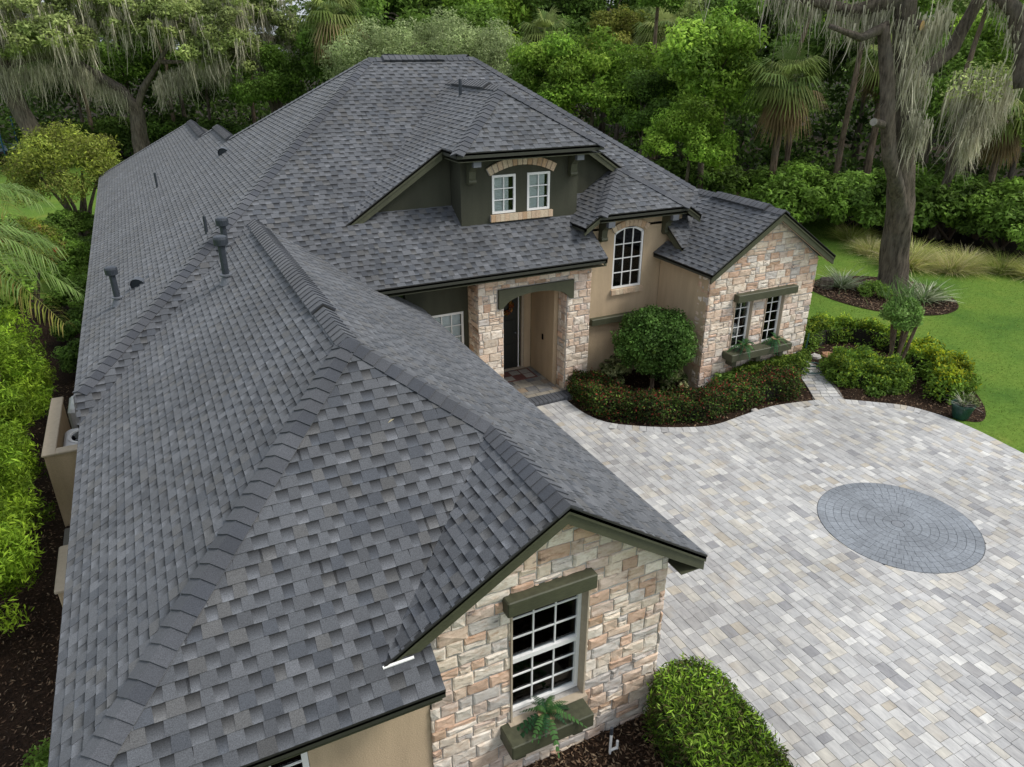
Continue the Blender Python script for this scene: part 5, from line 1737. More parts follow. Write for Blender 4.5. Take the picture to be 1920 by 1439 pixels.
# mossy bough hanging in at the right edge
live_oak('fallen mossy bough leaning in front of the right hand palm', (30.9, 14.6, 0),
         [(30.6, 14.4, 2.2), (30.2, 13.9, 4.6), (29.6, 13.4, 5.6), (28.6, 12.9, 6.0)], 0.22, 0.07,
         [(29.2, 13.2, 6.2), (30.2, 13.4, 6.5)], [(.9, .9, .4), (.8, .8, .4)], 1500, 45, 500,
         [([(30.3, 13.9, 4.4), (29.2, 12.9, 4.8), (28.2, 12.4, 4.6)], 0.1, 0.04)],
         [([(28.0, 12.5, 5.0), (29.0, 12.9, 5.6), (30.0, 13.3, 6.0), (31.0, 13.0, 6.0)], 700, 0.9, 2.4), ([(28.2, 12.4, 4.5), (29.4, 12.8, 4.7)], 400, 0.7, 1.9)], leafsize=0.15, group=None)

# ------------------------------------------------------------------ shrubs on the right, rosettes of leaves
def make_shrub(seed, r, h, k, n, size, pal, cr=0.42, aspect=0.42):
    R = np.random.default_rng(seed)
    C, rd = crown_clumps(R, (0, 0, h * .5), (r, r, h * .5), k, cr, 0.7)
    mb = MB()
    for i in range(7):
        c = C[i]
        mb.tube([(R.normal() * .15, R.normal() * .15, -0.05), tuple(c * .5 + R.normal(size=3) * .06), tuple(c)], [0.05, 0.035, 0.015], 6)
    return mb, leaves(R, C, rd, n, size, pal, upb=0.7, aspect=aspect, clumpvar=.3)

for key, a in dict(shrub_a=(51, 1.9, 2.7, 70, 11000, 0.20, G_MID + G_BRIGHT[:1]), shrub_b=(52, 2.2, 2.3, 80, 11000, 0.20, G_MID + G_DARK[:1]), shrub_d=(53, 1.6, 1.7, 45, 7000, 0.19, G_DARK + G_MID[:1])).items():
    mb, ls = make_shrub(*a)
    KINDS[key] = (mb.mesh('stems', MAT['twig']), mesh_np('foliage', *ls, MAT['leaf']))
def shrub(key, x, y, s, rz, label, group='shrubs along the edge of the woods', name='shrub', z=0):
    t = empty(name, (x, y, z), label, 'shrub', group, rz)
    for nm, me in zip(('stems', 'foliage'), KINDS[key]):
        obj(nm, me, t).scale = (s, s, s) if np.isscalar(s) else s
    return t
shrub('shrub_a', 25.9, 17.9, 1.12, 0.2, 'glossy shrub left of the big trunk behind the tall grass')
shrub('shrub_b', 28.2, 17.2, 1.12, 1.4, 'broad shrub directly behind the fork of the big oak')
shrub('shrub_a', 29.8, 15.6, 1.15, 2.7, 'shrub just right of the big trunk, tallest of the row')
shrub('shrub_b', 31.3, 14.2, 1.20, 3.9, 'broad shrub behind the pale tall grasses on the right')
shrub('shrub_a', 31.6, 12.0, 1.08, 5.0, 'shrub near the right edge behind the grasses')
shrub('shrub_b', 31.2, 10.0, 1.05, 0.9, 'shrub at the very right edge of the woods')
shrub('shrub_a', 27.8, 20.0, 1.05, 4.2, 'shrub in shade at the foot of the skirted palm')
shrub('shrub_d', 29.6, 22.6, 1.2, 2.2, 'dark shrub behind the first clump of tall grass')
shrub('shrub_d', 26.6, 24.4, 1.3, 0.5, 'dark shrub under the vivid green trees')
shrub('shrub_d', 24.6, 25.6, 1.4, 3.1, 'dark shrub close behind the right gable roof')
shrub('shrub_d', 33.6, 12.6, 1.5, 1.9, 'dark shrub in the shade under the dead palm fronds')
shrub('shrub_d', 33.2, 17.6, 1.5, 5.2, 'dark shrub between the big trunk and the light green tree')
shrub('shrub_d', 2.6, 57.0, 1.7, 1, 'dark shrub in shade beyond the roof end')
shrub('shrub_d', 6.0, 53.0, 1.6, 2.6, 'dark shrub under the hanging moss beyond the roof')
shrub('shrub_d', 11.2, 50.0, 1.6, 4, 'dark shrub at the foot of the tall palm')
shrub('shrub_d', -1.8, 57.2, 1.7, 5.5, 'dark shrub behind the round yellow green bush')

# dark mass of woods farther back
R = np.random.default_rng(61)
az = np.radians(np.linspace(-14, 66, 120)); C = []; rd = []
for i, a in enumerate(az):
    for hgt in (1.6, 4.2, 6.8, 9.0, 10.8):
        D = 66 + R.normal() * 3 + (8 if hgt > 6 else 0)
        deg = math.degrees(a)
        if hgt > 8 and (deg > 44 or R.random() < .35): continue
        if hgt > 6 and deg > 50 and R.random() < .65: continue
        if deg > 40: D -= 16
        C.append((CAM.x + D * math.sin(a), CAM.y + D * math.cos(a), hgt + R.normal() * .6)); s = R.uniform(1.2, 2.1); rd.append((s, s, s))
for i, a in enumerate(np.radians(np.linspace(-16, 68, 130))):
    for hgt in (1.5, 4.5, 7.0):
        D = 78 + R.normal() * 2; deg = math.degrees(a)
        if hgt > 5 and deg > 46: continue
        C.append((CAM.x + D * math.sin(a), CAM.y + D * math.cos(a), hgt)); rd.append((2.4, 2.4, 2.4))
far = leaves(R, C, rd, 90000, 0.42, G_DARK + [(0.035, 0.06, 0.018)], clumpvar=.3)
obj('far_woods', mesh_np('far_woods', *far, MAT['leaf']), None, 'dense dark woods filling the background', 'woods', None, 'stuff')
# undergrowth on the forest floor
C = []; rd = []
for i in range(150):
    a = math.radians(R.uniform(-12, 62)); deg = math.degrees(a)
    D = R.uniform(44, 60) if deg > 30 else R.uniform(60, 66)
    if deg > 50: D = R.uniform(40, 48)
    C.append((CAM.x + D * math.sin(a), CAM.y + D * math.cos(a), R.uniform(0.2, 1.6))); s = R.uniform(.7, 1.4); rd.append((s, s, s * .8))
obj('undergrowth', mesh_np('undergrowth', *leaves(R, C, rd, 16000, 0.30, G_DARK + G_MID[2:], clumpvar=.35), MAT['leaf']), None, 'dark low growth on the floor of the woods', 'undergrowth', None, 'stuff')


# tall ornamental grasses -----------------------------------------------
def grass_clump(seed, n, l, spread, pal, w=0.022, flat=0.5, seg=4):
    R = np.random.default_rng(seed)
    a = R.uniform(0, 2 * math.pi, n); e = R.uniform(0.45, 1.5, n)
    D = np.stack([np.cos(a) * np.cos(e), np.sin(a) * np.cos(e), np.sin(e)], 1)
    rr = R.uniform(0, spread, n)
    B = np.stack([np.cos(a) * rr, np.sin(a) * rr, np.zeros(n) - 0.02], 1)
    L_ = l * R.uniform(.55, 1.15, n)
    curve = np.stack([np.cos(a) * L_ * .35, np.sin(a) * L_ * .35, -L_ * R.uniform(.10, .55, n)], 1)
    return strips(R, B, L_, w * R.uniform(.6, 1.4, n), pal, seg, 0.06, D, 0.1, curve)
GR = [(0.40, 0.43, 0.12), (0.52, 0.50, 0.18), (0.62, 0.56, 0.28), (0.30, 0.36, 0.08), (0.68, 0.62, 0.36)]
GR2 = [(0.33, 0.42, 0.09), (0.44, 0.49, 0.12), (0.24, 0.33, 0.06), (0.54, 0.50, 0.21)]
KINDS['grass_a'] = mesh_np('blades', *grass_clump(71, 1700, 1.0, .45, GR), MAT['grass_blade'])
KINDS['grass_b'] = mesh_np('blades', *grass_clump(72, 1700, 1.0, .45, GR2), MAT['grass_blade'])
def tall_grass(key, x, y, s, rz, label):
    t = empty('tall_grass', (x, y, 0), label, 'ornamental grass', 'clumps of tall grass along the woods', rz)
    obj('blades', KINDS[key], t).scale = (s, s, s * .9)
for args in (('grass_b', 27.9, 22.4, 1.25, 0, 'leftmost clump of tall grass, beyond the right gable ridge'), ('grass_a', 28.9, 21.6, 1.0, 1, 'second clump of tall grass from the left, straw tinted'),
             ('grass_b', 26.9, 23.5, 1.0, 2, 'green clump of tall grass half hidden by the gable ridge'), ('grass_b', 27.4, 15.9, 1.0, 3, 'tall grass just left of the big trunk, upper clump'),
             ('grass_a', 26.3, 14.0, 0.9, 4, 'straw coloured grass touching the left side of the big trunk'), ('grass_a', 25.9, 12.0, 1.25, 5, 'large pale grass clump right of the big trunk'),
             ('grass_b', 27.0, 12.6, 1.1, .5, 'tall grass behind the large pale clump'), ('grass_a', 26.9, 10.9, 1.12, 1.5, 'palest bushy grass clump in front of the right shrubs'),
             ('grass_a', 27.9, 11.0, .95, 2.4, 'grass clump right of the palest one'), ('grass_b', 28.5, 10.0, .95, 3.4, 'green grass clump near the right edge'), ('grass_a', 28.9, 9.0, 1.0, 4.4, 'grass clump at the right edge of the picture')):
    tall_grass(*args)

# strap leaved plants in the oak bed
SPID = [(0.34, 0.40, 0.24), (0.45, 0.50, 0.33), (0.24, 0.32, 0.15), (0.52, 0.54, 0.40)]
KINDS['strap'] = mesh_np('leaves', *grass_clump(73, 240, 0.85, .10, SPID, 0.055, seg=4), MAT['grass_blade'])
for x, y, s, lb in ((21.45, 11.15, 1.1, 'striped strap leaved plant left of the big trunk'), (22.75, 8.9, 1.15, 'striped strap leaved plant right of the big trunk')):
    t = empty('strap_leaf_plant', (x, y, 0.01), lb, 'plant', 'striped plants in the oak bed'); obj('leaves', KINDS['strap'], t).scale = (s, s, s)
t = empty('low_bush', (21.6, 9.95, 0.0), 'small dark green mounded bush in front of the big trunk', 'shrub'); R = np.random.default_rng(74)
C, rd = crown_clumps(R, (0, 0, .22), (.5, .5, .25), 22, .2); obj('foliage', mesh_np('foliage', *leaves(R, C, rd, 2600, .07, G_MID), MAT['leaf']), t)
t = empty('low_bush', (23.2, 8.9, 0.0), 'small green bush under the right striped plant', 'shrub'); obj('foliage', mesh_np('foliage', *leaves(R, C, rd, 1800, .08, G_MID), MAT['leaf']), t).scale = (.8, .8, .8)
mb = MB(); mb.lathe([(0.24, 0), (0.25, 0.12), (0.23, 0.34), (0.10, 0.36)], (0, 0, 0), 12, (0.1, 0.07, 0.05)); t = empty('tree_stump', (20.95, 11.4, 0), 'short dark cut stump at the left end of the oak bed', 'stump'); mb.build('wood', MAT['bark'], t)


# clipped hedges and beds near the house -----------------------------------
def hedge_np(R, poly, h, n, size, pal, aspect=.4, fill=0.5, z0=0.03, up=0.5, top_bias=.55, lump=0.05, side_pal=None):
    """leaf skin over an extruded outline"""
    xs = [p[0] for p in poly]; ys = [p[1] for p in poly]
    nt = int(n * top_bias); P = []
    while len(P) < nt:
        x = R.uniform(min(xs), max(xs), nt); y = R.uniform(min(ys), max(ys), nt)
        k = pip(poly, x, y)
        P += list(zip(x[k], y[k]))
    P = np.array(P[:nt])
    zt = h + lump * np.sin(P[:, 0] * 7.1) * np.sin(P[:, 1] * 6.3) + R.normal(size=nt) * lump * .6
    top = np.column_stack([P, zt]); ntop = np.tile([0, 0, 1.0], (nt, 1))
    q = np.array(poly + [poly[0]]); d = np.diff(q, axis=0); l = np.hypot(d[:, 0], d[:, 1]); cl = np.concatenate([[0], np.cumsum(l)])
    ns = n - nt; s = R.uniform(0, cl[-1], ns); i = np.clip(np.searchsorted(cl, s) - 1, 0, len(l) - 1); f = (s - cl[i]) / l[i]
    b = q[i] + d[i] * f[:, None]; nn = np.column_stack([d[i, 1] / l[i], -d[i, 0] / l[i]])
    if area2(poly) < 0: nn = -nn
    z = R.uniform(z0, 1, ns) ** 0.8 * h
    out = R.normal(size=ns) * lump * .7 + lump * np.sin(s * 5) * np.sin(z * 6)
    side = np.column_stack([b + nn * out[:, None], z]); nside = np.column_stack([nn, np.zeros(ns)])
    Pt = np.concatenate([top, side]); N_ = np.concatenate([ntop, nside])
    nrm = N_ * .6 + rand_unit(R, n) * .9 + np.array([0, 0, up]); nrm /= np.linalg.norm(nrm, axis=1, keepdims=True)
    t = np.cross(nrm, rand_unit(R, n)) + N_ * .35; t /= np.linalg.norm(t, axis=1, keepdims=True) + 1e-9
    bb = np.cross(nrm, t); bb /= np.linalg.norm(bb, axis=1, keepdims=True) + 1e-9
    L_ = size * R.uniform(.6, 1.4, n); W_ = L_ * aspect
    V = np.empty((n, 4, 3), np.float32)
    V[:, 0] = Pt - t * (L_ * .5)[:, None]; V[:, 1] = Pt + bb * (W_ * .5)[:, None]; V[:, 2] = Pt + t * (L_ * .5)[:, None]; V[:, 3] = Pt - bb * (W_ * .5)[:, None]
    pal = np.array(pal)
    patch = 1 + .3 * np.sin(Pt[:, 0] * 3.1 + 1) * np.sin(Pt[:, 1] * 2.7) + .2 * np.sin(Pt[:, 0] * 9 + Pt[:, 2] * 8) * np.sin(Pt[:, 1] * 8)
    c = pal[R.integers(0, len(pal), n)] * patch[:, None] * np.clip(1 + R.normal(size=n) * .25, .4, 1.8)[:, None]
    return V.reshape(-1, 3), np.arange(n * 4).reshape(n, 4), np.repeat(np.clip(c, 0, 1), 4, axis=0)

def hedge(name, poly, h, n, size, pal, label, cat='hedge', group=None, core=(0.02, 0.03, 0.01), extra=None, **k):
    R = np.random.default_rng(len(poly) * 7 + n)
    cx = sum(p[0] for p in poly) / len(poly); cy = sum(p[1] for p in poly) / len(poly)
    t = empty(name, (cx, cy, 0), label, cat, group)
    rel = [(p[0] - cx, p[1] - cy) for p in poly]
    sets = [hedge_np(R, rel, h, n, size, pal, **k)]
    if extra: sets += [hedge_np(R, rel, h * e[0], e[1], e[2], e[3], **{**k, **(e[4] if len(e) > 4 else {})}) for e in extra]
    obj('foliage', mesh_np('foliage', *join_np(*sets), MAT['leaf']), t)
    inn = [(x * .86, y * .86) for x, y in rel]
    mb = MB(); mb.prism([(x, y, 0) for x, y in inn], (0, 0, h * .86)); mb.build('branches', MAT['twig_dark'], t)
    return t
MAT['twig_dark'] = flat_mat('dark_twigs', (0.012, 0.011, 0.007), 0.95, 18, .4, .5, .03)

near_poly = smooth_poly([(4.62, -0.86), (4.98, -0.72), (5.28, -0.80), (5.42, -1.15), (5.40, -1.75), (5.22, -2.4), (5.0, -3.2), (4.2, -3.2), (4.28, -2.4), (4.38, -1.7), (4.50, -1.2)], 3)
hedge('clipped_hedge', near_poly, 0.84, 26000, 0.072, [(0.08, 0.15, 0.02), (0.12, 0.22, 0.025), (0.04, 0.085, 0.014), (0.07, 0.085, 0.025), (0.10, 0.085, 0.035)], 'bright green clipped hedge in front of the stone gable', aspect=.22, up=.35, lump=.05, extra=[(1.03, 4500, .08, [(0.24, .40, .035), (.19, .33, .03), (.29, .42, .07)], dict(top_bias=.8, up=.1))])

RED = [(0.22, 0.035, 0.024), (0.16, 0.055, 0.03), (0.27, 0.055, 0.04)]
DKG = [(0.028, 0.052, 0.014), (0.048, 0.085, 0.02), (0.07, 0.045, 0.024), (0.022, 0.04, 0.012), (0.075, 0.10, 0.026)]
outer = [(8.72, 8.0), (8.50, 7.2), (8.72, 6.38), (9.25, 5.92), (10.0, 5.52), (10.7, 5.34), (11.6, 5.42), (12.5, 5.46), (13.35, 5.30)]
inner_ = [(13.75, 6.0), (12.8, 6.12), (11.8, 6.06), (10.8, 6.0), (10.2, 6.15), (9.6, 6.6), (9.35, 7.1), (9.25, 7.9)]
hedge('flower_hedge', smooth_poly(outer + inner_, 2), 0.50, 26000, 0.062, DKG + G_DARK[:1], 'low dark hedge with small red flowers curving along the driveway', group=None, aspect=.45, lump=.07,
      extra=[(1.04, 3600, .055, RED, dict(top_bias=.7, lump=.09)), (1.02, 2500, .06, G_MID, {})])
hedge('yellow_green_hedge', smooth_poly([(12.35, 6.22), (13.4, 6.12), (14.3, 6.1), (14.75, 6.3), (14.65, 6.48), (13.4, 6.46), (12.4, 6.46)], 2), 0.55, 8000, .075, [(0.14, 0.22, 0.03), (0.09, 0.16, 0.022), (0.20, 0.27, 0.04), (0.06, 0.11, 0.02)], 'yellow green low shrubs against the foot of the right stone gable', lump=.07)
for i, (x, y, lb) in enumerate(((12.05, 6.25, 'light green leafy plant at the left corner of the right stone gable'), (9.75, 7.75, 'cream variegated shrub beside the right porch pier'), (11.0, 6.95, 'cream variegated shrub right of the ball tree trunk'), (10.1, 8.15, 'small variegated shrub behind the ball tree trunk'))):
    R = np.random.default_rng(80 + i); t = empty('variegated_shrub', (x, y, 0), lb, 'shrub', 'leafy shrubs in the front bed')
    C, rd = crown_clumps(R, (0, 0, .32), (.34, .34, .30), 16, .15)
    pal = [(0.30, 0.33, 0.14), (0.09, 0.14, 0.035), (0.38, 0.39, 0.20), (0.05, 0.09, 0.02)] if i else [(0.16, 0.26, 0.05), (0.10, 0.2, 0.03)]
    obj('foliage', mesh_np('foliage', *leaves(R, C, rd, 700, .12, pal, aspect=.5, upb=.8), MAT['leaf']), t)
    mb = MB(); mb.tube([(0, 0, -.03), (.02, 0, .2), (.03, .02, .4)], [.02, .015, .01], 6); mb.build('stem', MAT['twig'], t)

# hedges of the side bed
YG = [(0.28, 0.38, 0.03), (0.36, 0.44, 0.04), (0.18, 0.28, 0.028), (0.10, 0.18, 0.022)]
hedge('side_hedge', smooth_poly([(15.7, 7.3), (16.6, 7.6), (17.5, 7.4), (17.9, 6.7), (18.0, 6.0), (18.25, 6.3), (18.25, 7.2), (17.7, 7.95), (16.6, 8.25), (15.5, 7.9)], 2), .50, 13000, .085, G_MID + YG[2:], 'green hedge with yellow tips along the lawn side of the bed', lump=.12,
      extra=[(1.08, 4500, .085, YG, dict(top_bias=.9))])
hedge('yellow_tipped_hedge', smooth_poly([(17.3, 5.4), (17.9, 5.6), (18.05, 4.9), (17.75, 4.1), (17.0, 3.5), (16.35, 3.55), (16.5, 4.1), (17.1, 4.5), (17.3, 5.0)], 2), .55, 9000, .095, G_MID[:2] + YG[2:], 'rounded hedge with bright yellow tips beside the green pot', lump=.13,
      extra=[(1.1, 3400, .10, [(0.33, 0.38, 0.02), (0.42, 0.44, 0.03), (0.22, 0.29, 0.02)], dict(top_bias=.93, lump=.12))])
hedge('front_hedge', smooth_poly([(14.95, 5.7), (15.6, 6.3), (16.4, 6.0), (16.5, 5.2), (16.3, 4.5), (15.7, 4.55), (15.5, 5.0), (15.0, 5.2)], 2), .42, 12000, .085, G_MID + YG[2:], 'green hedge at the driveway side of the bed', lump=.13,
      extra=[(1.06, 4200, .085, YG[:2] + G_MID, dict(top_bias=.9))])
R = np.random.default_rng(90)
t = empty('ground_cover', (15.7, 4.75, 0), 'low dark ground cover at the edge of the driveway', 'ground cover'); t['kind'] = 'stuff'
C, rd = crown_clumps(R, (0, 0, .08), (.75, .3, .12), 20, .16); obj('foliage', mesh_np('foliage', *leaves(R, C, rd, 1500, .08, G_DARK + G_MID), MAT['leaf']), t)

# ball shaped tree
R = np.random.default_rng(91)
t = empty('ball_tree', (10.42, 7.1, 0), 'round clipped green ball tree in front of the tan wall', 'tree')
mb = MB(); mb.tube([(0, 0, -.05), (.02, .01, .35), (-.02, 0, .8)], [.075, .055, .06], 8)
for a in range(6): mb.tube([(-.02, 0, .7), (.45 * math.cos(a), .45 * math.sin(a), 1.2), (.8 * math.cos(a + .3), .8 * math.sin(a + .3), 1.6)], [.045, .03, .01], 6)
mb.build('trunk', MAT['bark2'], t)
d = rand_unit(R, 230); Cb = np.array([0, 0, 1.38]) + d * np.array([.93, .93, .72]) * (R.uniform(.80, 1.0, 230))[:, None]; s = R.uniform(.13, .22, 230)
in1 = leaves(R, Cb, np.stack([s, s, s], 1), 24000, .072, [(0.065, 0.135, 0.026), (0.095, 0.185, 0.036), (0.045, 0.095, 0.019), (0.13, 0.24, 0.06)], shell=(.3, 1), aspect=.5, clumpvar=.22)
in2 = leaves(R, [(0, 0, 1.38)], [(.80, .80, .62)], 5000, .10, G_DARK, shell=(.75, 1), clumpvar=0)
obj('crown', mesh_np('crown', *join_np(in1, in2), MAT['leaf']), t)

# small multi stemmed tree
t = empty('crape_myrtle', (16.9, 5.45, 0), 'pruned small tree with several bare stems and a tuft of leaves', 'tree')
mb = MB()
for a, l in ((0.3, .16), (1.6, .22), (2.9, .2), (4.2, .17), (5.3, .24)):
    mb.tube([(.07 * math.cos(a), .07 * math.sin(a), -.05), (l * .8 * math.cos(a), l * .8 * math.sin(a), .6), (l * 1.2 * math.cos(a + .2), l * 1.2 * math.sin(a + .2), 1.2), (l * 1.5 * math.cos(a), l * 1.5 * math.sin(a), 1.5)], [.055, .042, .042, .02], 8, wob=.1)
mb.build('stems', MAT['bark2'], t)
C, rd = crown_clumps(R, (-.05, .03, 1.50), (.42, .42, .62), 46, .17)
l1 = leaves(R, C, rd, 9000, .085, [(0.19, .36, .07), (.24, .42, .10), (.30, .45, .14)], aspect=.42, clumpvar=.2)
B = np.array([-.2, .05, 2.0]) + R.normal(size=(150, 3)) * np.array([.22, .22, .12]); a = R.uniform(0, 6.28, 150); D = np.stack([np.cos(a) * .6, np.sin(a) * .6, R.uniform(.3, 1.2, 150)], 1)
obj('crown', mesh_np('crown', *l1, MAT['leaf']), t)
obj('shoots', mesh_np('shoots', *strips(R, B, R.uniform(.25, .5, 150), np.full(150, .03), [(0.16, 0.24, 0.09), (0.10, .18, .05)], 3, .1, D), MAT['leaf']), t)

# flower pot with plants
t = empty('flower_pot', (15.98, 2.93, 0.0), 'dark green glazed pot with pale striped leaves at the driveway edge', 'flower pot')
mb = MB(); mb.lathe([(0.12, 0.0), (0.165, 0.03), (0.225, 0.28), (0.245, 0.33), (0.25, 0.37), (0.22, 0.37), (0.20, 0.31), (0.02, 0.30)], (0, 0, 0), 20)
mb.build('pot', flat_mat('green_glaze', (0.012, 0.045, 0.033), .3, 12, .3, .1), t)
m1 = grass_clump(92, 70, .38, .05, [(0.5, .52, .4), (.36, .42, .26), (.55, .5, .42)], .028)
m1 = (m1[0] + np.array([0, 0, .33], np.float32), m1[1], m1[2])
C, rd = crown_clumps(R, (.08, -.06, .42), (.2, .2, .12), 9, .09)
obj('plant', mesh_np('plant', *join_np(m1, leaves(R, C, rd, 380, .07, [(0.22, .26, .1), (.3, .32, .16), (.09, .15, .03)], upb=.9)), MAT['leaf']), t)

# ferns on the flower shelves
def fern(x, y, z, s, seed, label, n=16):
    R = np.random.default_rng(seed)
    t = empty('potted_fern', (x, y, z), label, 'fern', 'potted ferns on the window shelves')
    mb = MB(); mb.lathe([(.06, 0), (.085, .02), (.105, .13), (.11, .15), (.09, .15), (.02, .13)], (0, 0, 0), 12); mb.build('pot', flat_mat('clay_pot', (0.26, .18, .10), .8, 20, .25, .2), t)
    V = []; F = []; Cc = []
    for k in range(n):
        az = 2 * math.pi * k / n + R.normal() * .25; l = s * R.uniform(.8, 1.15); e = R.uniform(.35, 1.25)
        d = np.array([math.cos(az), math.sin(az), 0]); col = np.array([(0.045, 0.125, 0.035), (0.03, 0.085, 0.035), (0.075, 0.17, 0.05)][int(R.integers(0, 3))]) * R.uniform(.8, 1.3)
        prev = None; K = 11
        pts = [np.array([0, 0, .12]) + d * l * math.cos(e) * f * (1 + .35 * f) + np.array([0, 0, l * (math.sin(e) * f - 1.05 * f * f * (1.25 - .5 * e))]) for f in np.linspace(0.02, 1, K + 1)]
        sd = np.cross(d, [0, 0, 1.])
        for i in range(K):
            p, q = pts[i], pts[i + 1]; f = (i + .5) / K; w = .22 * l * math.sin(math.pi * min(1, f * .86 + .14)) ** .8 * .55
            for sg in (-1, 1):
                b = len(V); V += [p, p + (q - p) * .85, p + (q - p) * .9 + sd * sg * w + np.array([0, 0, -w * .25]), p + (q - p) * .3 + sd * sg * w * .85 + np.array([0, 0, -w * .2])]
                F.append([b, b + 1, b + 2, b + 3]); Cc += [col * R.uniform(.85, 1.15)] * 4
    obj('fronds', mesh_np('fronds', np.array(V), np.array(F), np.array(Cc), MAT['leaf']), t)
fern(3.20, -0.80, 0.85, .36, 93, 'potted fern on the flower shelf of the near gable window', 20)
fern(12.50, 6.34, 1.04, .42, 94, 'potted fern under the dark left window of the right gable', 18)
fern(13.52, 6.36, 1.04, .36, 95, 'potted fern under the curtained right window of the right gable', 18)
for o_ in [x for x in bpy.data.objects if x.name.startswith('potted_fern')]: pass

# plants on the left side ---------------------------------------------------
def side_hedge_plant(x, y, h, r, seed, label):
    R = np.random.default_rng(seed)
    t = empty('weeping_hedge_plant', (x, y, 0), label, 'hedge', 'tall light green hedge plants along the left side')
    mb = MB()
    for i in range(6):
        a = R.uniform(0, 6.28); mb.tube([(.15 * math.cos(a), .15 * math.sin(a), -.05), (.2 * math.cos(a), .2 * math.sin(a), h * .4), (r * .5 * math.cos(a), r * .5 * math.sin(a), h * .85)], [.035, .028, .01], 6)
    mb.build('stems', MAT['bark2'], t)
    C = []; 
    k = 85
    a = R.uniform(0, 6.28, k); zz = R.uniform(.30, 1.0, k); rr = r * np.sqrt(R.uniform(.25, 1, k)) * np.where(zz > .8, .8, 1)
    C = np.stack([np.cos(a) * rr, np.sin(a) * rr, zz * h], 1); s = R.uniform(.16, .34, k)
    ls = leaves(R, C, np.stack([s, s, s * .9], 1), 15000, .105, G_LIME, shell=(.2, 1), aspect=.22, clumpvar=.3, droop=.25)
    obj('foliage', mesh_np('foliage', *ls, MAT['leaf']), t)
for i, (x, y, h, r, lb) in enumerate(((-3.0, 4.6, 2.0, .85, 'nearest light green weeping hedge plant at the left edge'), (-3.15, 6.3, 2.3, .92, 'second light green hedge plant beside the walled air conditioner yard'), (-3.25, 8.2, 2.4, .92, 'third light green hedge plant overhanging the yard wall'), (-3.3, 10.2, 2.6, .95, 'fourth light green hedge plant behind the yard wall'), (-3.3, 12.2, 2.6, .95, 'farthest light green hedge plant under the feather palm'))):
    side_hedge_plant(x, y, h, r, 100 + i, lb)

# feather palm at the left edge
def feather_palm(x, y, H, fronds, label, seed):
    R = np.random.default_rng(seed)
    t = empty('feather_palm', (x, y, 0), label, 'palm')
    mb = MB(); mb.tube([(0, 0, -.05), (.04, 0, H * .5), (0, 0, H)], [.15, .12, .11], 10); mb.build('trunk', MAT['bark2'], t)
    for az, e, l, pal in fronds:
        d = np.array([math.cos(az), math.sin(az), 0.]); sd = np.cross(d, [0, 0, 1.])
        K = 30; pts = []
        for f in np.linspace(0, 1, K + 1):
            pts.append(np.array([0, 0, H]) + d * l * (math.cos(e) * f + .12 * f * f) + np.array([0, 0, l * (math.sin(e) * f - .80 * f * f)]))
        V = []; F = []; Cc = []
        for i in range(1, K):
            p = pts[i]; q = pts[i + 1]; tg = (q - p) / np.linalg.norm(q - p)
            ll = .62 * l * .55 * math.sin(math.pi * (.12 + .80 * i / K)) ** .7
            for sg in (-1, 1):
                for u in range(2):
                    c = np.array(pal[int(R.integers(0, len(pal)))]) * R.uniform(.75, 1.25)
                    o_ = p + tg * (u * .5) * np.linalg.norm(q - p); dr = tg * .55 + sd * sg * R.uniform(.55, .9) + np.array([0, 0, R.uniform(-.1, .35)]); dr /= np.linalg.norm(dr)
                    m_ = o_ + dr * ll * .5; e_ = o_ + dr * ll * .9 + np.array([0, 0, -ll * R.uniform(.25, .55)])
                    wv = np.cross(dr, [0, 0, 1.]); wv /= np.linalg.norm(wv) + 1e-9; w = .013
                    b = len(V); V += [o_ - wv * w * .5, o_ + wv * w * .5, m_ + wv * w, m_ - wv * w, e_ + wv * .002, e_ - wv * .002]
                    F += [[b, b + 1, b + 2, b + 3], [b + 3, b + 2, b + 4, b + 5]]; Cc += [c] * 6
        for i in range(K):
            p, q = pts[i], pts[i + 1]; w = .022 * (1 - i / K) + .004; b = len(V)
            V += [p - sd * w, p + sd * w, q + sd * w, q - sd * w]; F.append([b, b + 1, b + 2, b + 3]); Cc += [np.array((0.2, .22, .06))] * 4
        obj('frond', mesh_np('frond', np.array(V), np.array(F), np.array(Cc), MAT['leaf']), t)
PG = [(0.15, 0.25, 0.06), (0.20, 0.31, 0.085), (0.26, 0.36, 0.12)]
PY_ = [(0.26, 0.27, 0.06), (0.30, 0.26, 0.08), (0.2, .24, .05)]
feather_palm(-3.9, 13.6, 3.6, [(-0.35, .75, 2.6, PG), (-0.85, .65, 2.5, PG), (-1.3, .45, 2.4, PG + PY_[:1]), (.15, .8, 2.6, PG), (.7, .7, 2.6, PG), (1.4, .6, 2.5, PG), (2.3, .6, 2.5, PG), (3.2, .6, 2.4, PG), (4.1, .5, 2.4, PG), (-0.6, .1, 2.2, PY_), (-0.1, .25, 2.2, PG)], 'feather palm arching in from the left edge above the light hedge', 111)
feather_palm(-4.6, 21.6, 3.4, [(-.3, .8, 2.4, PG), (-.9, .6, 2.3, PG + PY_), (.4, .7, 2.4, PG), (-1.4, .5, 2.3, PY_), (1.2, .6, 2.2, PG), (2.5, .6, 2.2, PG), (4, .5, 2.2, PG)], 'second feather palm farther back at the left edge', 112)

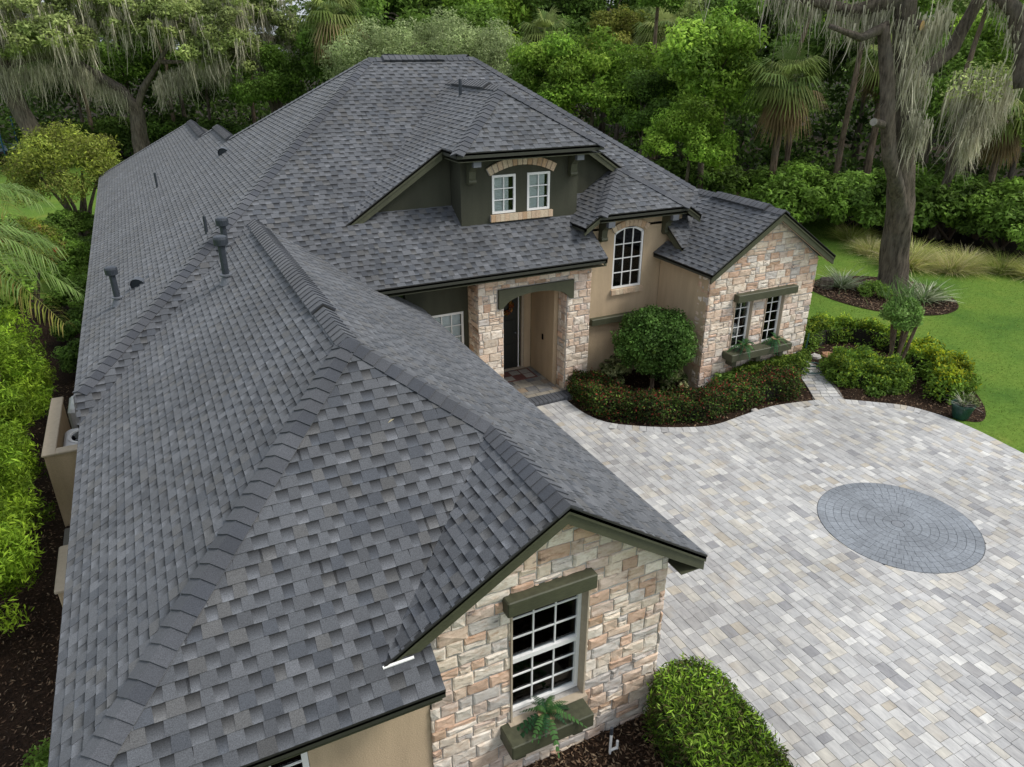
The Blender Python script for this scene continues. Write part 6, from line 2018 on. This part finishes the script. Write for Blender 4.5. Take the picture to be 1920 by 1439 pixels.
# bushes between the hedge and the woods
R = np.random.default_rng(120)
t = empty('round_bush', (-2.5, 31.4, 0), 'large round yellow green bush beside the far end of the roof', 'bush')
mb = MB()
for a in range(6): mb.tube([(.12 * math.cos(a), .12 * math.sin(a), -.05), (.45 * math.cos(a), .45 * math.sin(a), 1.2), (1.1 * math.cos(a + .2), 1.1 * math.sin(a + .2), 2.6)], [.11, .08, .04], 7)
mb.build('stems', MAT['bark'], t)
C, rd = crown_clumps(R, (0, 0, 2.6), (2.4, 2.4, 2.25), 125, .55)
up_ = C[:, 2] > 2.9
obj('foliage', mesh_np('foliage', *join_np(leaves(R, C, rd, 19000, .15, [(0.20, 0.255, 0.045), (0.25, .30, .055), (.15, .20, .035), (.30, .30, .085)], aspect=.35, droop=.3), leaves(R, C[up_], rd[up_] * 1.1, 4200, .15, [(0.36, .42, .06), (.30, .37, .05)], aspect=.35)), MAT['leaf']), t)
t = empty('bottlebrush_bush', (-3.5, 20.3, 0), 'bush with red bottlebrush flowers left of the roof', 'bush')
mb = MB()
for a in range(5): mb.tube([(0, 0, -.05), (.3 * math.cos(a * 1.3), .3 * math.sin(a * 1.3), 1.2), (.8 * math.cos(a * 1.3), .8 * math.sin(a * 1.3), 2.4)], [.06, .045, .02], 6)
mb.build('stems', MAT['bark'], t)
C, rd = crown_clumps(R, (0, 0, 2.0), (1.25, 1.25, 1.15), 60, .32)
obj('foliage', mesh_np('foliage', *leaves(R, C, rd, 9000, .12, G_YEL + G_LIME[2:] + [(0.2, .12, .06)], aspect=.25, droop=.3), MAT['leaf']), t)
for k in range(10):
    c = C[int(R.integers(0, len(C)))] + R.normal(size=3) * .15; c[2] += .15
    m = MB(); m.lathe([(.015, -.1), (.055, -.08), (.06, .06), (.02, .1)], tuple(c), 8); m.build('flower', flat_mat('red_flower', (0.33, .03, .02), .8, 30, .3, .3, .01) if k == 0 else bpy.data.materials['red_flower'], t)
for i, (x, y, s, key, lb) in enumerate(((-1.9, 14.6, .5, 'shrub_d', 'low dark shrub against the left wall below the eave'), (-1.9, 17.0, .55, 'shrub_d', 'low shrub along the left wall halfway to the round bush'), (-2.0, 19.8, .5, 'shrub_b', 'green low shrub by the left wall near the bottlebrush bush'), (-2.2, 23.0, .6, 'shrub_a', 'green low shrub by the left wall beyond the bottlebrush bush'), (-2.0, 26.8, .55, 'shrub_d', 'dark low shrub near the foot of the round bush'), (-3.0, 29.8, .62, 'shrub_b', 'low green shrub under the stems of the round bush'), (-4.6, 26.0, .9, 'shrub_b', 'shrub behind the far feather palm'), (-5.0, 17.2, 1.1, 'shrub_a', 'large shrub behind the near feather palm'))):
    shrub(key, x, y, s, i * 1.1, lb, 'shrubs along the left wall')
t = empty('low_bush', (-2.0, 1.3, 0), 'small green seedling bush in the mulch at the lower left', 'shrub'); C, rd = crown_clumps(R, (0, 0, .3), (.22, .6, .3), 20, .15)
obj('foliage', mesh_np('foliage', *leaves(R, C, rd, 1500, .07, G_MID), MAT['leaf']), t)

# ------------------------------------------------------------------ things round the house
# walled yard with two air conditioners
t = empty('yard_wall', (-1.6, 8.3, 0), 'low tan wall round the air conditioners beside the left eave', 'wall')
mb = MB()
mb.box(-0.51, -1.15, -.05, -0.36, 1.25, 1.44); mb.build('wall', MAT['tan'], t)
mb = MB(); mb.box(-0.36, -1.15, -.05, .62, -1.0, 1.44); mb.build('wall', MAT['tan'], t)
mb = MB(); mb.box(.10, -1.16, .80, .32, -1.14, .90); mb.build('vent_slot', MAT['inside'], t)
mb = MB(); mb.bevbox(-0.54, -1.18, 1.44, -0.33, 1.28, 1.475, .01); mb.bevbox(-.33, -1.18, 1.44, .62, -.97, 1.475, .01); mb.build('wall_cap', MAT['soffit'], t)
def aircon(x, y, label, proto=[None]):
    t = empty('air_conditioner', (x, y, 0.0), label, 'air conditioner', 'air conditioners in the walled yard')
    mb = MB(); mb.bevbox(-.40, -.42, .06, .42, .42, 1.16, .05); mb.build('case', flat_mat('ac_case', (.62, .63, .63), .5, 15, .06, .05), t)
    m = MB(); m.lathe([(.32, 1.145), (.33, 1.175), (.29, 1.18), (.27, 1.148)], (0, 0, 0), 24); m.build('fan_ring', MAT['white'], t)
    m = MB(); m.lathe([(.27, 1.161), (.05, 1.164)], (0, 0, 0), 20); f = m.build('fan_opening', MAT['inside'], t)
    for k in range(5):
        mm = MB(); a = k * 1.257; mm.prism([(.04 * math.cos(a), .04 * math.sin(a), 1.166), (.25 * math.cos(a), .25 * math.sin(a), 1.166), (.25 * math.cos(a + .5), .25 * math.sin(a + .5), 1.172)], (0, 0, .004)); mm.build('blade', MAT['flash'], f)
    m = MB()
    for r in (.09, .15, .21): m.lathe([(r - .004, 1.177), (r + .004, 1.177), (r + .004, 1.183), (r - .004, 1.183)], (0, 0, 0), 20)
    m.build('grille', MAT['drip'], t)
aircon(-1.54, 9.95, 'farther white air conditioner behind the low tan wall'); aircon(-1.54, 8.30, 'nearer white air conditioner behind the low tan wall')
t = empty('utility_box', (-1.42, 4.45, 0), 'tan box standing under the left eave below the yard wall', 'box')
mb = MB(); mb.bevbox(-.42, -.55, -.02, .30, .5, .95, .02); mb.build('case', MAT['tan'], t); mb = MB(); mb.bevbox(-.45, -.58, .95, .33, .53, 1.0, .015); mb.build('lid', MAT['soffit'], t)
t = empty('garden_slab', (-1.75, 6.6, 0), 'grey concrete slab on the mulch in front of the yard wall', 'slab'); mb = MB(); mb.bevbox(-.35, -.4, 0, .6, .4, .07, .01); mb.build('slab', MAT['sand'], t)

# wreath, mat, hose, irrigation pipe, stones
t = empty('door_wreath', (7.68, 9.60, 1.86), 'autumn coloured wreath hanging on the dark front door', 'wreath')
R = np.random.default_rng(130); a = R.uniform(0, 6.28, 40); C = np.stack([np.cos(a) * .17, R.normal(size=40) * .02, np.sin(a) * .17], 1)
obj('flowers', mesh_np('flowers', *leaves(R, C, np.full((40, 3), .06), 700, .06, [(0.42, .13, .03), (.35, .05, .03), (.45, .25, .06), (.1, .12, .03)]), MAT['leaf']), t)
mb = MB(); mb.tube([(math.cos(q) * .17, .01, math.sin(q) * .17) for q in np.linspace(0, 6.28, 20)], [.025] * 20, 6); mb.build('ring', MAT['twig'], t)
t = empty('doormat', (7.65, 9.22, .139), 'red brown doormat with light geometric panels at the front door', 'doormat')
mb = MB(); mb.bevbox(-.55, -.30, 0, .62, .28, .012, .004); mb.build('mat', flat_mat('mat_red', (.12, .05, .04), .95, 40, .3, .3), t)
for i in range(4):
    for j in range(2):
        if (i + j) % 3 != 2 or i == 0:
            m = MB(); x0 = -.50 + i * .275; y0 = -.26 + j * .265; m.box(x0, y0, .012, x0 + .24, y0 + .235, .015); m.box(x0 + .07, y0 + .07, .015, x0 + .17, y0 + .165, .0165); m.build('mat_panel', flat_mat('mat_panel', (.27, .25, .22), .95, 40, .2, .2) if not bpy.data.materials.get('mat_panel') else bpy.data.materials['mat_panel'], t)
t = empty('garden_hose', (14.95, 6.3, 0.03), 'green garden hose coiled on the mulch right of the stone gable', 'hose')
mb = MB(); pts = [(math.cos(q) * (.30 + .012 * q), math.sin(q) * (.24 + .01 * q), .02 + .012 * q) for q in np.linspace(0, 9.5, 42)]; mb.tube(pts + [(-.2, .5, .1), (-.25, .62, .35)], [.014] * 44, 7); mb.build('hose', flat_mat('hose_green', (.03, .10, .085), .5, 20, .1, 0), t, smooth=True)
t = empty('hose_stand', (15.65, 7.25, 0), 'thin green hose stake standing in the side bed', 'stake'); mb = MB(); mb.tube([(0, 0, 0), (.02, 0, .35), (.06, .02, .62)], [.022, .02, .016], 8); mb.build('stake', bpy.data.materials['hose_green'], t)
t = empty('irrigation_pipe', (4.02, -0.92, 0), 'white plastic pipe riser standing in the mulch by the stone gable', 'pipe')
mb = MB(); mb.tube([(0, 0, -.02), (0, 0, .34)], [.017] * 2, 10); mb.tube([(0, 0, .06), (.10, 0, .06)], [.017] * 2, 10); mb.tube([(.10, 0, .045), (.10, 0, .17)], [.017] * 2, 10); mb.build('pipe', MAT['white'], t)
mb = MB(); mb.tube([(0, 0, .34), (0, 0, .44)], [.022, .02], 10); mb.build('sprinkler_head', MAT['pipe'], t)
for x, y, s, lb in ((15.75, 6.95, .17, 'pale grey rock under the side hedge'), (16.15, 6.85, .20, 'rusty flat rock under the side hedge'), (12.0, 5.22, .10, 'small pale rock at the edge of the flower hedge')):
    R = np.random.default_rng(int(x * 10)); t = empty('garden_rock', (x, y, 0.01), lb, 'rock', 'rocks in the beds'); mb = MB()
    mb.lathe([(s * .8, -.02), (s, s * .2), (s * .85, s * .45), (s * .4, s * .62)], (0, 0, 0), 9); mb.v = [tuple(np.array(p) * (1 + R.normal() * .09)) for p in mb.v]
    mb.build('rock', flat_mat('rock_rust', (.36, .20, .11), .9, 12, .3, .4) if 'rusty' in lb else MAT['mortar'], t)
# trampoline far left
t = empty('trampoline', (-8.6, 58.5, 0), 'blue netted trampoline half hidden behind the leaning trunk', 'trampoline')
mb = MB(); mb.lathe([(2.3, .95), (2.35, 1.0), (2.3, 1.05), (.1, 1.04)], (0, 0, 0), 24); mb.build('mat', flat_mat('tramp_mat', (.10, .14, .17), .7, 10, .1, 0), t)
for k in range(8):
    a = k * math.pi / 4 + .3; m = MB(); m.tube([(2.35 * math.cos(a), 2.35 * math.sin(a), 0), (2.35 * math.cos(a), 2.35 * math.sin(a), 2.9)], [.05, .05], 8); m.build('pole', flat_mat('blue_pole', (.03, .12, .2), .5, 10, .1, 0) if k == 0 else bpy.data.materials['blue_pole'], t)
# stray leaves lying on the near roof
for x, y, lb in ((1.70, -.62, 'small pale leaf lying on the shingles beside the near rake board'), (2.2, 1.2, 'small pale twig lying on the front hip shingles')):
    t = empty('fallen_leaf', (x, y, zB(x, y) + .022 if x < 2 else zB(x, y) + .02), lb, 'leaf'); mb = MB(); mb.add([(0, 0, 0), (.05, .012, .012), (.09, .03, .022), (.045, .035, .018)], [(0, 1, 2, 3)], (.5, .45, .3)); mb.build('blade', MAT['leaf'], t)

# mulch chips and lawn blades
R = np.random.default_rng(140)
def chips(name, poly, n, z=0.02, label='', size=.05):
    xs = [p[0] for p in poly]; ys = [p[1] for p in poly]; P = []
    while len(P) < n:
        x = R.uniform(min(xs), max(xs), n); y = R.uniform(min(ys), max(ys), n); k = pip(poly, x, y); P += list(zip(x[k], y[k]))
    P = np.array(P[:n]); L_ = size * R.uniform(.5, 1.6, n); a = R.uniform(0, 6.28, n); e = R.normal(size=n) * .35
    t = np.stack([np.cos(a) * np.cos(e), np.sin(a) * np.cos(e), np.sin(e)], 1); b = np.stack([-np.sin(a), np.cos(a), R.normal(size=n) * .4], 1)
    B = np.column_stack([P, z + R.uniform(0, .02, n)])
    V = np.empty((n, 4, 3), np.float32); W_ = L_ * .3
    V[:, 0] = B - t * (L_ / 2)[:, None]; V[:, 1] = B + b * (W_ / 2)[:, None]; V[:, 2] = B + t * (L_ / 2)[:, None]; V[:, 3] = B - b * (W_ / 2)[:, None]
    pal = np.array([(0.05, .03, .018), (.10, .06, .035), (.16, .10, .06), (.03, .02, .013), (.22, .16, .10)]); c = pal[R.integers(0, 5, n)]
    obj(name, mesh_np(name, V.reshape(-1, 3), np.arange(n * 4).reshape(n, 4), np.repeat(c, 4, 0), MAT['chip']), None, label, 'mulch', None, 'stuff')
chips('mulch_chips', [(3.0, -3.2), (5.2, -3.2), (5.4, -.6), (4.9, -.1), (3.0, -.62)], 7000, label='bark chips in the bed below the near gable')
chips('mulch_chips', [(-4, -1), (-1.0, -1), (-1.0, 14), (-4, 14)], 12000, label='bark chips and needles along the left wall')
chips('mulch_chips', house_bed, 6000, label='bark chips in the front bed')
chips('mulch_chips', side_bed, 6000, label='bark chips in the side bed')
chips('mulch_chips', [(20.6, 11.9), (20.15, 10.6), (20.35, 9.2), (21.1, 8.2), (22.1, 7.75), (23.2, 8.0), (24.1, 9.0), (24.4, 10.3), (23.6, 11.6), (22.2, 12.3)], 5000, label='bark chips in the bed under the big oak', size=.08)
n = 70000
x = R.uniform(15, 33, n * 3); y = R.uniform(-1, 24, n * 3)
k = ~pip([(p[0], p[1]) for p in drive_poly], x, y) & ~pip(side_bed, x, y) & (x + 0.0 * y > 15.2) & ~pip([(20.6, 11.9), (20.15, 10.6), (20.35, 9.2), (21.1, 8.2), (22.1, 7.75), (23.2, 8.0), (24.1, 9.0), (24.4, 10.3), (23.6, 11.6), (22.2, 12.3)], x, y) & (x < 30)
x = x[k][:n]; y = y[k][:n]; n = len(x)
V, F, c = strips(R, np.column_stack([x, y, np.zeros(n)]), R.uniform(.02, .045, n), R.uniform(.006, .014, n), [(0.13, .24, .03), (.16, .28, .04), (.11, .21, .026), (.22, .28, .07)], 1, .5, (0, 0, 1), .2)
obj('grass', mesh_np('grass', V, F, c, MAT['grass_blade']), None, 'short green lawn grass', 'grass', None, 'stuff')

# true size
SCALE = 1.2
for _o in list(scene.objects):
    if _o.parent is None and _o.type in ('MESH', 'EMPTY', 'CAMERA'):
        _o.location = _o.location * SCALE
        if _o.type != 'CAMERA':
            _o.scale = _o.scale * SCALE
